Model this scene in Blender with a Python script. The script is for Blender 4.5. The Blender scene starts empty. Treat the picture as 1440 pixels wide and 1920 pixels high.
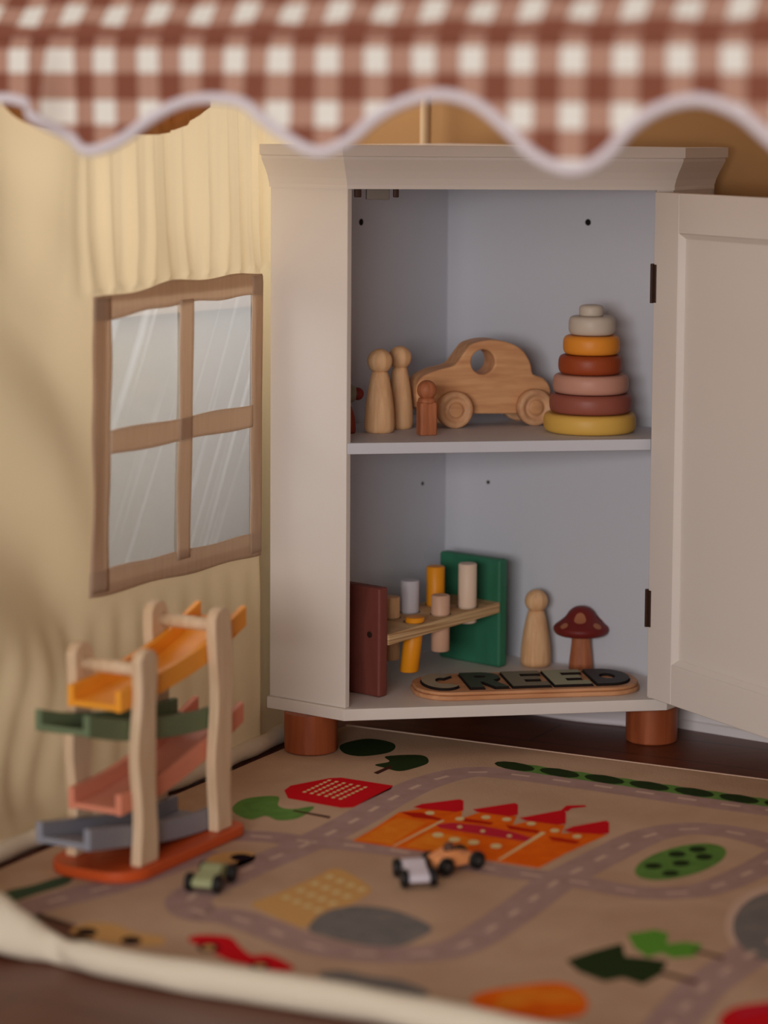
import bpy, bmesh, math, random
from mathutils import Vector, Matrix, noise
random.seed(4)
sc = bpy.context.scene
COL = sc.collection
PI = math.pi

# ---------------------------------------------------------------- camera
CAM = Vector((-0.68456, -3.3913, 0.87558)); YAW, PITCH, ROLL, FPX = 0.18081, 0.09946, 0.00894, 4801.378
SX, SY = 129.879, -258.612
fw = Vector((math.sin(YAW)*math.cos(PITCH), math.cos(YAW)*math.cos(PITCH), -math.sin(PITCH)))
_r = Vector((math.cos(YAW), -math.sin(YAW), 0)); _u = _r.cross(fw)
rt = _r*math.cos(ROLL) + _u*math.sin(ROLL); up = -_r*math.sin(ROLL) + _u*math.cos(ROLL)
cd = bpy.data.cameras.new('camera'); cam = bpy.data.objects.new('camera', cd); COL.objects.link(cam)
cam.matrix_world = Matrix(((rt.x, up.x, -fw.x, CAM.x), (rt.y, up.y, -fw.y, CAM.y), (rt.z, up.z, -fw.z, CAM.z), (0, 0, 0, 1)))
cd.sensor_fit = 'VERTICAL'; cd.sensor_height = 36; cd.sensor_width = 27; cd.lens = FPX/1920*36
cd.shift_x = -SX/1920; cd.shift_y = SY/1920
cd.clip_start = 0.05; cd.clip_end = 60
cd.dof.use_dof = True; cd.dof.focus_distance = 3.50; cd.dof.aperture_fstop = 2.0
sc.camera = cam

# ---------------------------------------------------------------- world, lights, exposure
sc.view_settings.view_transform = 'Standard'; sc.view_settings.look = 'None'
sc.view_settings.gamma = 1; sc.view_settings.use_curve_mapping = False
sc.view_settings.exposure = 0.0
wd = bpy.data.worlds.new('world'); sc.world = wd; wd.use_nodes = True
bg = wd.node_tree.nodes['Background']; bg.inputs[0].default_value = (1.0, 0.93, 0.88, 1); bg.inputs[1].default_value = 0.075
def area(name, loc, target, sx, sy, power, color):
    l = bpy.data.lights.new(name, 'AREA'); l.shape = 'RECTANGLE'; l.size = sx; l.size_y = sy; l.energy = power; l.color = color
    o = bpy.data.objects.new(name, l); COL.objects.link(o); o.location = loc
    o.rotation_euler = (Vector(target)-Vector(loc)).to_track_quat('-Z', 'Y').to_euler(); return o
# big room window off to the left of the camera
area('room_window_light', (-1.9, -4.5, 0.98), (0, 0, 0.66), 1.9, 1.0, 88, (1.0, 0.965, 0.945))

# ---------------------------------------------------------------- helpers
def S(r, g, b):
    f = lambda c: (c/255/12.92 if c/255 <= 0.04045 else ((c/255+0.055)/1.055)**2.4)
    return (f(r), f(g), f(b), 1)
def ray(x, y): return fw + rt*((x-720-SX)/FPX) - up*((y-960-SY)/FPX)
def atz(x, y, z=0.0):
    d = ray(x, y); return CAM + d*((z-CAM.z)/d.z)
def onp(x, y, p0, n):
    d = ray(x, y); n = Vector(n); return CAM + d*((Vector(p0)-CAM).dot(n)/d.dot(n))

def mat(name, col, rough=0.6, grain=None, gs=0.18, scale=(6, 6, 60), spec=0.3, bump=0.0, bscale=300, metal=0, translucent=0.0):
    m = bpy.data.materials.new(name); m.use_nodes = True; nt = m.node_tree; N = nt.nodes; L = nt.links
    p = N['Principled BSDF']; p.inputs['Base Color'].default_value = col; p.inputs['Roughness'].default_value = rough
    p.inputs['Specular IOR Level'].default_value = spec; p.inputs['Metallic'].default_value = metal
    tc = N.new('ShaderNodeTexCoord')
    if grain:
        mp = N.new('ShaderNodeMapping'); mp.inputs['Scale'].default_value = scale
        nz = N.new('ShaderNodeTexNoise'); nz.inputs['Scale'].default_value = 1.0; nz.inputs['Detail'].default_value = 5; nz.inputs['Distortion'].default_value = 0.4
        L.new(tc.outputs['Object'], mp.inputs['Vector']); L.new(mp.outputs[0], nz.inputs['Vector'])
        cr = N.new('ShaderNodeValToRGB'); cr.color_ramp.elements[0].position = 0.5-gs; cr.color_ramp.elements[1].position = 0.5+gs
        cr.color_ramp.elements[0].color = grain; cr.color_ramp.elements[1].color = col
        L.new(nz.outputs['Fac'], cr.inputs[0]); L.new(cr.outputs[0], p.inputs['Base Color'])
    if bump:
        n2 = N.new('ShaderNodeTexNoise'); n2.inputs['Scale'].default_value = bscale; n2.inputs['Detail'].default_value = 3
        L.new(tc.outputs['Object'], n2.inputs['Vector'])
        b = N.new('ShaderNodeBump'); b.inputs['Strength'].default_value = bump; b.inputs['Distance'].default_value = 0.002
        L.new(n2.outputs['Fac'], b.inputs['Height']); L.new(b.outputs[0], p.inputs['Normal'])
    if translucent:
        t = N.new('ShaderNodeBsdfTranslucent'); mx = N.new('ShaderNodeMixShader'); mx.inputs[0].default_value = translucent
        t.inputs[0].default_value = col
        L.new(p.outputs[0], mx.inputs[1]); L.new(t.outputs[0], mx.inputs[2]); L.new(mx.outputs[0], N['Material Output'].inputs[0])
    return m

M = dict(
    paint=mat('white_cabinet_paint', S(226, 217, 210), 0.42, bump=0.05, bscale=60),
    inside=mat('white_melamine', S(205, 206, 214), 0.5),
    catch=mat('catch_plastic', S(120, 112, 104), 0.4),
    hinge=mat('hinge_bronze', S(70, 48, 40), 0.4, metal=0.5),
    hole=mat('dark_hole', S(18, 12, 10), 0.9),
    leg=mat('reddish_brown_leg', S(172, 92, 52), 0.45, grain=S(140, 68, 38), scale=(60, 60, 6)),
    beech=mat('natural_beech', S(234, 190, 144), 0.55, grain=S(214, 162, 114), scale=(130, 130, 14)),
    beech_pale=mat('pale_beech', S(228, 200, 168), 0.5, grain=S(212, 180, 144), scale=(120, 120, 12)),
    carwood=mat('oiled_cherry', S(230, 176, 126), 0.5, grain=S(202, 144, 100), scale=(10, 120, 90)),
    wheelwood=mat('wheel_wood', S(222, 174, 130), 0.5, grain=S(202, 150, 110), scale=(60, 60, 60)),
    redwood=mat('red_stained_wood', S(188, 116, 78), 0.55, grain=S(160, 92, 58), scale=(120, 120, 12)),
    ply=mat('plywood', S(222, 188, 140), 0.6, grain=S(176, 134, 92), gs=0.1, scale=(4, 4, 330)),
    brownred=mat('brown_red_painted_wood', S(134, 72, 62), 0.5, grain=S(112, 56, 48), scale=(30, 30, 8)),
    green=mat('dark_green_painted_wood', S(54, 122, 92), 0.5, grain=S(46, 108, 80), scale=(30, 30, 8)),
    orange=mat('orange_lacquer', S(236, 150, 24), 0.45),
    greywhite=mat('grey_white_lacquer', S(206, 200, 206), 0.45),
    cream=mat('cream_lacquer', S(232, 204, 180), 0.5),
    pinkwood=mat('pinkish_wood', S(214, 170, 142), 0.5),
    mushred=mat('mushroom_red', S(116, 34, 30), 0.5),
    mushspot=mat('mushroom_spot', S(172, 108, 76), 0.5),
    r1=mat('ring_ochre', S(222, 176, 84), 0.45), r2=mat('ring_brick', S(152, 84, 70), 0.45),
    r3=mat('ring_dusty_pink', S(200, 146, 126), 0.45), r4=mat('ring_rust', S(158, 70, 34), 0.45),
    r5=mat('ring_orange', S(232, 146, 48), 0.45), r6=mat('ring_greige', S(204, 190, 174), 0.45),
    rampy=mat('yellow_orange_ramp', S(250, 165, 52), 0.4), rampg=mat('sage_green_ramp', S(108, 124, 92), 0.45),
    rampp=mat('dusty_pink_ramp', S(224, 140, 112), 0.45), rampb=mat('blue_grey_ramp', S(142, 142, 152), 0.45),
    terra=mat('terracotta_base', S(204, 84, 36), 0.45),
    black=mat('black_rubber', S(26, 24, 24), 0.5), hub=mat('wheel_hub', S(64, 60, 58), 0.5),
    cargreen=mat('sage_car', S(160, 164, 122), 0.4), carwhite=mat('lilac_white_car', S(214, 204, 214), 0.4),
    carorange=mat('apricot_car', S(244, 162, 104), 0.4),
    helmet=mat('driver_peg', S(90, 60, 48), 0.5),
    cloth=mat('tent_cotton', S(238, 217, 178), 0.95, spec=0.05, bump=0.25, bscale=500, translucent=0.36),
    roll=mat('cream_canvas', S(220, 206, 184), 0.95, spec=0.05, bump=0.5, bscale=90),
    winframe=mat('brown_window_cloth', S(226, 204, 182), 0.95, grain=S(214, 188, 162), scale=(160, 160, 14), spec=0.05, translucent=0.5),
    valshade=mat('scallop_shadow_cloth', S(228, 186, 134), 0.95, spec=0.05, translucent=0.5),
    piping=mat('lilac_white_piping', S(226, 216, 220), 0.9, spec=0.05, bump=0.3, bscale=400),
    wallw=mat('room_wall_white', S(234, 238, 242), 0.85),
    wallt=mat('room_wall_tan', S(164, 120, 74), 0.85),
    trim=mat('white_trim', S(228, 222, 222), 0.5),
    ceil=mat('ceiling_white', S(230, 226, 220), 0.9),
    puzzle=mat('puzzle_board', S(214, 158, 116), 0.5, grain=S(190, 132, 90), scale=(14, 120, 60)),
    lgreige=mat('letter_greige', S(170, 158, 134), 0.6), lgreen=mat('letter_dark_green', S(58, 72, 58), 0.6),
    lolive=mat('letter_olive', S(128, 120, 98), 0.6), lsage=mat('letter_sage', S(168, 168, 138), 0.6),
    lslate=mat('letter_slate', S(66, 62, 62), 0.6), gap=mat('puzzle_slot_shade', S(30, 20, 16), 0.9),
)
def print_mat(name, col, grain=None):
    return mat('print_'+name, col, 0.95, grain=grain, scale=(40, 40, 40), spec=0.02, gs=0.2)
PM = dict(mat=mat('mat_felt', S(200, 168, 142), 0.95, grain=S(186, 153, 127), scale=(9, 9, 9), spec=0.02, bump=0.4, bscale=350),
    road=print_mat('road', S(176, 146, 140), S(164, 134, 128)), dash=print_mat('dash', S(208, 178, 160)),
    red=print_mat('red', S(206, 26, 36)), orange=print_mat('orange', S(240, 112, 24), S(224, 92, 20)), orange2=print_mat('orange_light', S(238, 142, 42), S(228, 116, 30)),
    magenta=print_mat('magenta', S(196, 42, 62)), deep=print_mat('deep_red', S(186, 34, 20)), cream=print_mat('cream', S(226, 204, 150)),
    green=print_mat('green', S(106, 146, 74), S(90, 128, 62)), lime=print_mat('lime', S(96, 154, 56)), dgreen=print_mat('dark_green', S(44, 58, 32)), trunk=print_mat('trunk', S(74, 42, 36)),
    grey=print_mat('grey', S(132, 126, 122), S(114, 110, 110)), yellow=print_mat('yellow', S(212, 164, 104)), dark=print_mat('dark', S(40, 28, 34)), black=print_mat('black', S(28, 26, 28)),
    teal=print_mat('teal', S(74, 92, 70)))

def setp(o, label=None, cat=None, group=None, kind=None):
    if label: o['label'] = label
    if cat: o['category'] = cat
    if group: o['group'] = group
    if kind: o['kind'] = kind
    return o
def thing(name, label, cat, loc=(0, 0, 0), rotz=0.0, group=None):
    o = bpy.data.objects.new(name, None); COL.objects.link(o); o.empty_display_size = 0.05
    o.location = loc; o.rotation_euler = (0, 0, rotz); return setp(o, label, cat, group)
def obj(name, bm, m, parent=None, smooth=False, bevel=0.0, seg=2, org=None, label=None, weld=False):
    if org is not None:
        bmesh.ops.translate(bm, verts=bm.verts, vec=-Vector(org))
    bmesh.ops.recalc_face_normals(bm, faces=bm.faces)
    me = bpy.data.meshes.new(name); bm.to_mesh(me); bm.free()
    for mm in (m if isinstance(m, (list, tuple)) else [m]): me.materials.append(mm)
    if smooth:
        for p in me.polygons: p.use_smooth = True
    o = bpy.data.objects.new(name, me); COL.objects.link(o)
    if parent: o.parent = parent
    if bevel:
        b = o.modifiers.new('bevel', 'BEVEL'); b.width = bevel; b.segments = seg; b.limit_method = 'ANGLE'; b.angle_limit = math.radians(35)
        for p in me.polygons: p.use_smooth = True
        w = o.modifiers.new('wn', 'WEIGHTED_NORMAL'); w.keep_sharp = True
    if label: o['label'] = label
    return o
def B(): return bmesh.new()
def box(bm, x0, x1, y0, y1, z0, z1):
    v = [bm.verts.new(c) for c in ((x0, y0, z0), (x1, y0, z0), (x1, y1, z0), (x0, y1, z0), (x0, y0, z1), (x1, y0, z1), (x1, y1, z1), (x0, y1, z1))]
    for f in ((0, 3, 2, 1), (4, 5, 6, 7), (0, 1, 5, 4), (1, 2, 6, 5), (2, 3, 7, 6), (3, 0, 4, 7)): bm.faces.new([v[i] for i in f])
    return bm
def prism(bm, pts, fn, h0, h1):
    """pts: 2D outline; fn(a,b,h) -> 3D"""
    a = [bm.verts.new(fn(p[0], p[1], h0)) for p in pts]; b = [bm.verts.new(fn(p[0], p[1], h1)) for p in pts]
    n = len(pts)
    bm.faces.new(a); bm.faces.new(b[::-1])
    for i in range(n): bm.faces.new((a[i], b[i], b[(i+1) % n], a[(i+1) % n]))
    return bm
XY = lambda a, b, h: (a, b, h)
XZ = lambda a, b, h: (a, h, b)
def lathe(bm, prof, seg=40, fn=lambda x, y, z: (x, y, z), cap=True):
    rings = []
    for r, z in prof:
        rings.append([bm.verts.new(fn(r*math.cos(2*PI*i/seg), r*math.sin(2*PI*i/seg), z)) for i in range(seg)])
    for A, C in zip(rings, rings[1:]):
        for i in range(seg): bm.faces.new((A[i], A[(i+1) % seg], C[(i+1) % seg], C[i]))
    if cap:
        bm.faces.new(rings[0][::-1]); bm.faces.new(rings[-1])
    return bm
def tube(bm, pts, rad, seg=12, squash=1.0, caps=True):
    pts = [Vector(p) for p in pts]; n = len(pts); rr = rad if callable(rad) else (lambda t: rad); R = []
    for i, p in enumerate(pts):
        t = (pts[min(i+1, n-1)]-pts[max(i-1, 0)]).normalized()
        s = t.cross(Vector((0, 0, 1)))
        if s.length < 1e-4: s = Vector((1, 0, 0))
        s.normalize(); q = s.cross(t).normalized(); r = rr(i/(n-1))
        R.append([bm.verts.new(p + s*r*math.cos(2*PI*k/seg) + q*r*squash*math.sin(2*PI*k/seg)) for k in range(seg)])
    for A, C in zip(R, R[1:]):
        for k in range(seg): bm.faces.new((A[k], A[(k+1) % seg], C[(k+1) % seg], C[k]))
    if caps: bm.faces.new(R[0]); bm.faces.new(R[-1][::-1])
    return bm
def catmull(pts, sub=8, closed=False):
    P = [Vector(p) for p in pts]; n = len(P); out = []
    rng = range(n) if closed else range(n-1)
    for i in rng:
        p0 = P[(i-1) % n] if closed or i > 0 else P[0]; p1 = P[i]; p2 = P[(i+1) % n]
        p3 = P[(i+2) % n] if closed or i+2 < n else P[-1]
        for k in range(sub):
            t = k/sub
            out.append(0.5*((2*p1)+(p2-p0)*t+(2*p0-5*p1+4*p2-p3)*t*t+(3*p1-p0-3*p2+p3)*t**3))
    if not closed: out.append(P[-1])
    return out
def rrect(x0, x1, y0, y1, r, n=8):
    o = []
    for cx, cy, a in ((x1-r, y1-r, 0), (x0+r, y1-r, 90), (x0+r, y0+r, 180), (x1-r, y0+r, 270)):
        for k in range(n+1):
            t = math.radians(a+90*k/n); o.append((cx+r*math.cos(t), cy+r*math.sin(t)))
    return o

# ---------------------------------------------------------------- frames
E1 = Vector((0.7986, -0.6018, 0)); E2 = Vector((0.6018, 0.7986, 0)); Z = Vector((0, 0, 1))
W0 = Vector((-0.29, 0.118, 0)); V0 = Vector((-0.42, -0.90, 0))
F1 = Vector((1, -1, 0)).normalized(); F2 = Vector((1, 1, 0)).normalized()

# ---------------------------------------------------------------- room shell
def room():
    corner = Vector((-0.175, 0.625, 0)); H = 2.6
    floor_m = bpy.data.materials.new('dark_wood_floor'); floor_m.use_nodes = True
    nt = floor_m.node_tree; N = nt.nodes; L = nt.links; p = N['Principled BSDF']
    tc = N.new('ShaderNodeTexCoord'); mp = N.new('ShaderNodeMapping'); mp.inputs['Rotation'].default_value = (0, 0, math.radians(37))
    br = N.new('ShaderNodeTexBrick'); br.inputs['Scale'].default_value = 1.0; br.inputs['Brick Width'].default_value = 1.1; br.inputs['Row Height'].default_value = 0.11
    br.inputs['Mortar Size'].default_value = 0.0015; br.inputs['Color1'].default_value = S(124, 66, 42); br.inputs['Color2'].default_value = S(104, 52, 34); br.inputs['Mortar'].default_value = S(36, 18, 12)
    mp2 = N.new('ShaderNodeMapping'); mp2.inputs['Rotation'].default_value = (0, 0, math.radians(37)); mp2.inputs['Scale'].default_value = (2.5, 40, 1)
    nz = N.new('ShaderNodeTexNoise'); nz.inputs['Scale'].default_value = 1.5; nz.inputs['Detail'].default_value = 6
    mx = N.new('ShaderNodeMix'); mx.data_type = 'RGBA'; mx.blend_type = 'MULTIPLY'; mx.inputs[0].default_value = 0.5
    L.new(tc.outputs['Object'], mp.inputs[0]); L.new(mp.outputs[0], br.inputs[0]); L.new(tc.outputs['Object'], mp2.inputs[0]); L.new(mp2.outputs[0], nz.inputs[0])
    L.new(br.outputs[0], mx.inputs[6]); L.new(nz.outputs['Fac'], mx.inputs[7]); L.new(mx.outputs[2], p.inputs['Base Color']); p.inputs['Roughness'].default_value = 0.42
    def quad(name, a, b, m, z0=0.0, z1=H, th=0.1, out=None):
        bm = B(); d = out*th
        v = [bm.verts.new(q) for q in (a+Z*z0, b+Z*z0, b+Z*z1, a+Z*z1, a+d+Z*z0, b+d+Z*z0, b+d+Z*z1, a+d+Z*z1)]
        for f in ((0, 1, 2, 3), (4, 7, 6, 5), (0, 4, 5, 1), (1, 5, 6, 2), (2, 6, 7, 3), (3, 7, 4, 0)): bm.faces.new([v[i] for i in f])
        return bm
    far = 4.6
    A = corner; C1 = corner+F1*far; D1 = corner-F2*far
    bm = B(); v = [q for q in (A-F1*.1+F2*.1, C1+F2*.1, C1-F2*far, D1-F1*.1)]
    prism(bm, [(q.x, q.y) for q in v], XY, -0.08, 0.0)
    setp(obj('floor', bm, floor_m), 'dark reddish brown wooden floor around the play mat', kind='structure')
    bm = B(); prism(bm, [(q.x, q.y) for q in v], XY, H, H+0.1)
    setp(obj('ceiling', bm, M['ceil']), 'plain white room ceiling', kind='structure')
    setp(obj('wall_right', quad('w', A, C1, M['wallt'], out=F2), M['wallt']), 'tan brown painted wall behind the corner cabinet', kind='structure')
    # wall_left with a window opening; its sill is seen through the tent window
    u0, u1, s0, s1 = 0.05, 1.25, SILL, 1.9
    bm = B()
    for (ua, ub, za, zb) in ((0, far, 0, s0), (0, far, s1, H), (0, u0, s0, s1), (u1, far, s0, s1)):
        a = A-F2*ua; b = A-F2*ub; d = -F1*0.1
        vv = [bm.verts.new(q) for q in (a+Z*za, b+Z*za, b+Z*zb, a+Z*zb, a+d+Z*za, b+d+Z*za, b+d+Z*zb, a+d+Z*zb)]
        for f in ((0, 1, 2, 3), (4, 7, 6, 5), (0, 4, 5, 1), (1, 5, 6, 2), (2, 6, 7, 3), (3, 7, 4, 0)): bm.faces.new([vv[i] for i in f])
    setp(obj('wall_left', bm, M['wallw']), 'pale grey wall seen through the tent window panes', kind='structure')
    win = bpy.data.objects.new('window_1', None); COL.objects.link(win); win['kind'] = 'structure'; win['label'] = 'bright room window just above the wall seen through the tent'
    win.location = A-F2*0.65+Z*s0
    bm = B()
    for (ua, ub, za, zb) in ((u0, u1, s0, s0+.04), (u0, u1, s1-.04, s1), (u0, u0+.04, s0+.04, s1-.04), (u1-.04, u1, s0+.04, s1-.04), (.63, .67, s0+.04, s1-.04)):
        a = A-F2*ua-F1*.04; b = A-F2*ub-F1*.04; d = -F1*0.04
        vv = [bm.verts.new(q) for q in (a+Z*za, b+Z*za, b+Z*zb, a+Z*zb, a+d+Z*za, b+d+Z*za, b+d+Z*zb, a+d+Z*zb)]
        for f in ((0, 1, 2, 3), (4, 7, 6, 5), (0, 4, 5, 1), (1, 5, 6, 2), (2, 6, 7, 3), (3, 7, 4, 0)): bm.faces.new([vv[i] for i in f])
    obj('window_frame', bm, M['trim'], win, org=win.location)
    bm = B(); a = A-F2*(u0-.03)+F1*.03; b = A-F2*(u1+.03)+F1*.03; d = -F1*.09
    vv = [bm.verts.new(q) for q in (a+Z*(s0-.02), b+Z*(s0-.02), b+Z*s0, a+Z*s0, a+d+Z*(s0-.02), b+d+Z*(s0-.02), b+d+Z*s0, a+d+Z*s0)]
    for f in ((0, 1, 2, 3), (4, 7, 6, 5), (0, 4, 5, 1), (1, 5, 6, 2), (2, 6, 7, 3), (3, 7, 4, 0)): bm.faces.new([vv[i] for i in f])
    obj('window_sill', bm, M['trim'], win, org=win.location)
    # daylight just outside this window
    c = A-F2*0.65-F1*0.16+Z*((s0+s1)/2)
    area('side_window_light', c, c+F1, 1.5, s1-s0+.2, WINP, (1.0, 0.985, 0.95))
    # baseboards
    def bb(name, p, q, n, lab):
        bm = B(); prof = [(0, 0), (0.018, 0), (0.018, 0.012), (0.014, 0.014), (0.014, 0.040), (0.009, 0.048), (0, 0.052)]
        a = [bm.verts.new(p+n*x+Z*z) for x, z in prof]; b = [bm.verts.new(q+n*x+Z*z) for x, z in prof]
        bm.faces.new(a); bm.faces.new(b[::-1])
        for i in range(len(prof)): bm.faces.new((a[i], b[i], b[(i+1) % len(prof)], a[(i+1) % len(prof)]))
        setp(obj(name, bm, M['trim']), lab, kind='structure')
    bb('baseboard_right', A+F1*0.02, C1, -F2, 'white baseboard low behind the right cabinet leg')
    bb('baseboard_left', A-F2*0.02, D1, F1, 'white baseboard beyond the tent side')
SILL = 0.61; WINP = 20
room()

# ---------------------------------------------------------------- play tent
TR = E1.copy()
def roofz(d):   # d: distance behind the front plane
    return 0.957 + 1.28*(d if d < 0.52 else 1.04-d)
def smooth01(t): t = max(0, min(1, t)); return t*t*(3-2*t)
def wall_disp(s, z):
    """fabric relief of the tent's side wall (positive = into the tent)"""
    d = 0.0
    # gathers above the window
    if z > 0.655:
        k = smooth01((z-0.655-0.010*smooth01((s+.448)/.2))/0.010)*(0.35+0.65*smooth01((0.98-z)/0.34))
        env = smooth01((s+0.52)/0.1)
        d += env*k*(0.0055*math.sin(s*150+2*noise.noise((s*9, 1, 0)))+0.003*math.sin(s*290+1))
        d += 0.008*math.sin(s*34+0.7)*smooth01((z-.64)/.1)
    # soft diagonal creases left of the window
    l = smooth01((-0.42-s)/0.12)
    d += l*0.022*noise.noise(((s*0.8+z)*6, (z-s*.5)*2.2, 3.1))
    d += 0.010*noise.noise((s*3.2, z*2.4, 8.0))
    d += l*0.007*math.sin((s*0.7+z)*24)*smooth01((0.95-z)/.4)
    # below the window
    if z < 0.28: d += 0.0025*math.sin(s*120)*smooth01((.28-z)/.06)*smooth01(z/.1)
    d -= 0.030*smooth01((s+0.050)/0.035)
    if z > 0.66: d -= 0.006*math.exp(-((s+0.272)/0.006)**2)*smooth01((z-.66)/.03)
    return d*min(1, z/.06+.25) if z < .06 else d
def WP(s, z, off=0.0): return W0 + E2*s + Z*z + E1*(wall_disp(s, z)+off)

tent = thing('play_tent', 'cream cotton play tent with brown gingham scalloped awning and fabric window', 'play tent', V0+E2*0.5)
TO = tent.location.copy()
def tent_wall():
    wx0, wx1, wz0, wz1 = -0.425, -0.068, 0.295, 0.648    # hole, hidden under the frame
    ss = [-0.89+i*(wx0+0.89)/58 for i in range(59)] + [wx0+(i+1)*(wx1-wx0)/70 for i in range(70)] + [wx1+(i+1)*(0.15-wx1)/36 for i in range(36)]
    zz = [0.006+i*(wz0-0.006)/34 for i in range(35)] + [wz0+(i+1)*(wz1-wz0)/30 for i in range(30)] + [wz1+(i+1)*(0.957-wz1)/50 for i in range(50)]
    bm = B(); G = []
    for j, z in enumerate(zz): G.append([bm.verts.new(WP(s, z)) for s in ss])
    for r in range(1, 13):
        row = []
        for s in ss:
            d = s+0.89; z = 0.957+(roofz(d)-0.957)*r/12
            row.append(bm.verts.new(WP(s, z)))
        G.append(row)
    for j in range(len(G)-1):
        for i in range(len(ss)-1):
            if j < len(zz)-1:
                sm = (ss[i]+ss[i+1])/2; zm = (zz[j]+zz[j+1])/2
                if wx0 < sm < wx1 and wz0 < zm < wz1: continue
            bm.faces.new((G[j][i], G[j][i+1], G[j+1][i+1], G[j+1][i]))
    obj('side_wall', bm, M['cloth'], tent, smooth=True, org=TO, label='cream cotton side wall glowing with daylight')
    # window frame of brown cloth
    def ftop(s): return 0.653+0.012*smooth01((s+.448)/.2) + 0.002*math.sin(s*40)
    def fbot(s): return 0.281-0.004*smooth01((s+.448)/.4) + 0.0015*math.sin(s*35)
    def strip(name, sa, sb, za, zb, off, n=40, vert=False):
        """fabric strip between s limits and z limits (numbers or functions of the running coordinate)"""
        bm = B(); A = []; 
        f = lambda q, t: q(t) if callable(q) else q
        W = 6
        for i in range(n+1):
            row = []
            for k in range(W+1):
                if vert:
                    z0, z1 = f(za, 0), f(zb, 0); z = z0+(z1-z0)*i/n; a, b = f(sa, z), f(sb, z); s = a+(b-a)*k/W
                else:
                    s = sa+(sb-sa)*i/n; a, b = f(za, s), f(zb, s); z = a+(b-a)*k/W
                row.append((s, z))
            A.append(row)
        fr = [[bm.verts.new(WP(s, z, off)) for s, z in row] for row in A]; bk = [[bm.verts.new(WP(s, z, off-0.002)) for s, z in row] for row in A]
        for i in range(n):
            for k in range(W):
                bm.faces.new((fr[i][k], fr[i+1][k], fr[i+1][k+1], fr[i][k+1])); bm.faces.new((bk[i][k], bk[i][k+1], bk[i+1][k+1], bk[i+1][k]))
            bm.faces.new((fr[i][0], bk[i][0], bk[i+1][0], fr[i+1][0])); bm.faces.new((fr[i][W], fr[i+1][W], bk[i+1][W], bk[i][W]))
        for i in (0, n):
            for k in range(W): bm.faces.new((fr[i][k], fr[i][k+1], bk[i][k+1], bk[i][k]))
        return bm
    wn = lambda a, fq, ph, base: (lambda t: base + a*math.sin(t*fq+ph))
    bm = strip('x', -0.449, -0.046, lambda s: 0.625+0.010*smooth01((s+.448)/.2)+.0015*math.sin(s*50), ftop, 0.003)
    fr = obj('window_frame', bm, M['winframe'], tent, smooth=True, org=TO, label='brown cloth frame sewn around the window panes')
    o = obj('frame_strip', strip('x', -0.449, -0.046, fbot, lambda s: 0.313-.004*smooth01((s+.4)/.3)+.001*math.sin(s*45), 0.003), M['winframe'], fr, smooth=True); fix(o)
    o = obj('frame_strip', strip('x', wn(.0012, 50, 0, -0.449), wn(.0012, 45, 1, -0.4135), 0.285, 0.652, 0.0036, vert=True), M['winframe'], fr, smooth=True); fix(o)
    o = obj('frame_strip', strip('x', wn(.001, 50, 2, -0.0755), wn(.001, 45, 1, -0.046), 0.281, 0.661, 0.0036, vert=True), M['winframe'], fr, smooth=True); fix(o)
    o = obj('mullion', strip('x', wn(.0012, 38, 2, -0.2595), wn(.001, 31, 1, -0.2285), 0.300, 0.640, 0.0050, vert=True), M['winframe'], fr, smooth=True); fix(o)
    o = obj('mullion', strip('x', -0.416, -0.073, wn(.0012, 30, 2, 0.4565), wn(.0012, 33, 1, 0.487), 0.0042), M['winframe'], fr, smooth=True); fix(o)
    # stitched lines
    # four clear plastic panes
    pm = bpy.data.materials.new('clear_plastic'); pm.use_nodes = True; nt = pm.node_tree; N = nt.nodes; L = nt.links; N.remove(N['Principled BSDF'])
    tr = N.new('ShaderNodeBsdfTransparent'); tr.inputs[0].default_value = (0.97, 0.98, 0.99, 1)
    df = N.new('ShaderNodeBsdfTranslucent'); df.inputs[0].default_value = (0.90, 0.95, 1.0, 1); d2 = N.new('ShaderNodeBsdfDiffuse'); d2.inputs[0].default_value = (0.84, 0.88, 0.93, 1)
    gl = N.new('ShaderNodeBsdfGlossy'); gl.inputs['Roughness'].default_value = 0.08
    m0 = N.new('ShaderNodeMixShader'); m0.inputs[0].default_value = 0.3; L.new(df.outputs[0], m0.inputs[1]); L.new(d2.outputs[0], m0.inputs[2])
    m1 = N.new('ShaderNodeMixShader'); L.new(tr.outputs[0], m1.inputs[1]); L.new(m0.outputs[0], m1.inputs[2])
    m2 = N.new('ShaderNodeMixShader'); m2.inputs[0].default_value = 0.06; L.new(m1.outputs[0], m2.inputs[1]); L.new(gl.outputs[0], m2.inputs[2]); L.new(m2.outputs[0], N['Material Output'].inputs[0])
    # diagonal streak reflections, painted into the plastic as milkier bands
    uv = N.new('ShaderNodeUVMap'); mp0 = N.new('ShaderNodeMapping'); mp0.inputs['Rotation'].default_value = (0, 0, math.radians(27)); mp = N.new('ShaderNodeMapping'); mp.inputs['Scale'].default_value = (48, 1.6, 1)
    nz = N.new('ShaderNodeTexNoise'); nz.inputs['Scale'].default_value = 1.0; nz.inputs['Detail'].default_value = 1
    mr = N.new('ShaderNodeMapRange'); mr.inputs[1].default_value = 0.56; mr.inputs[2].default_value = 0.78; mr.inputs[3].default_value = 0.34; mr.inputs[4].default_value = 0.68
    L.new(uv.outputs[0], mp0.inputs[0]); L.new(mp0.outputs[0], mp.inputs[0]); L.new(mp.outputs[0], nz.inputs[0]); L.new(nz.outputs['Fac'], mr.inputs[0]); L.new(mr.outputs[0], m1.inputs[0])
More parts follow.
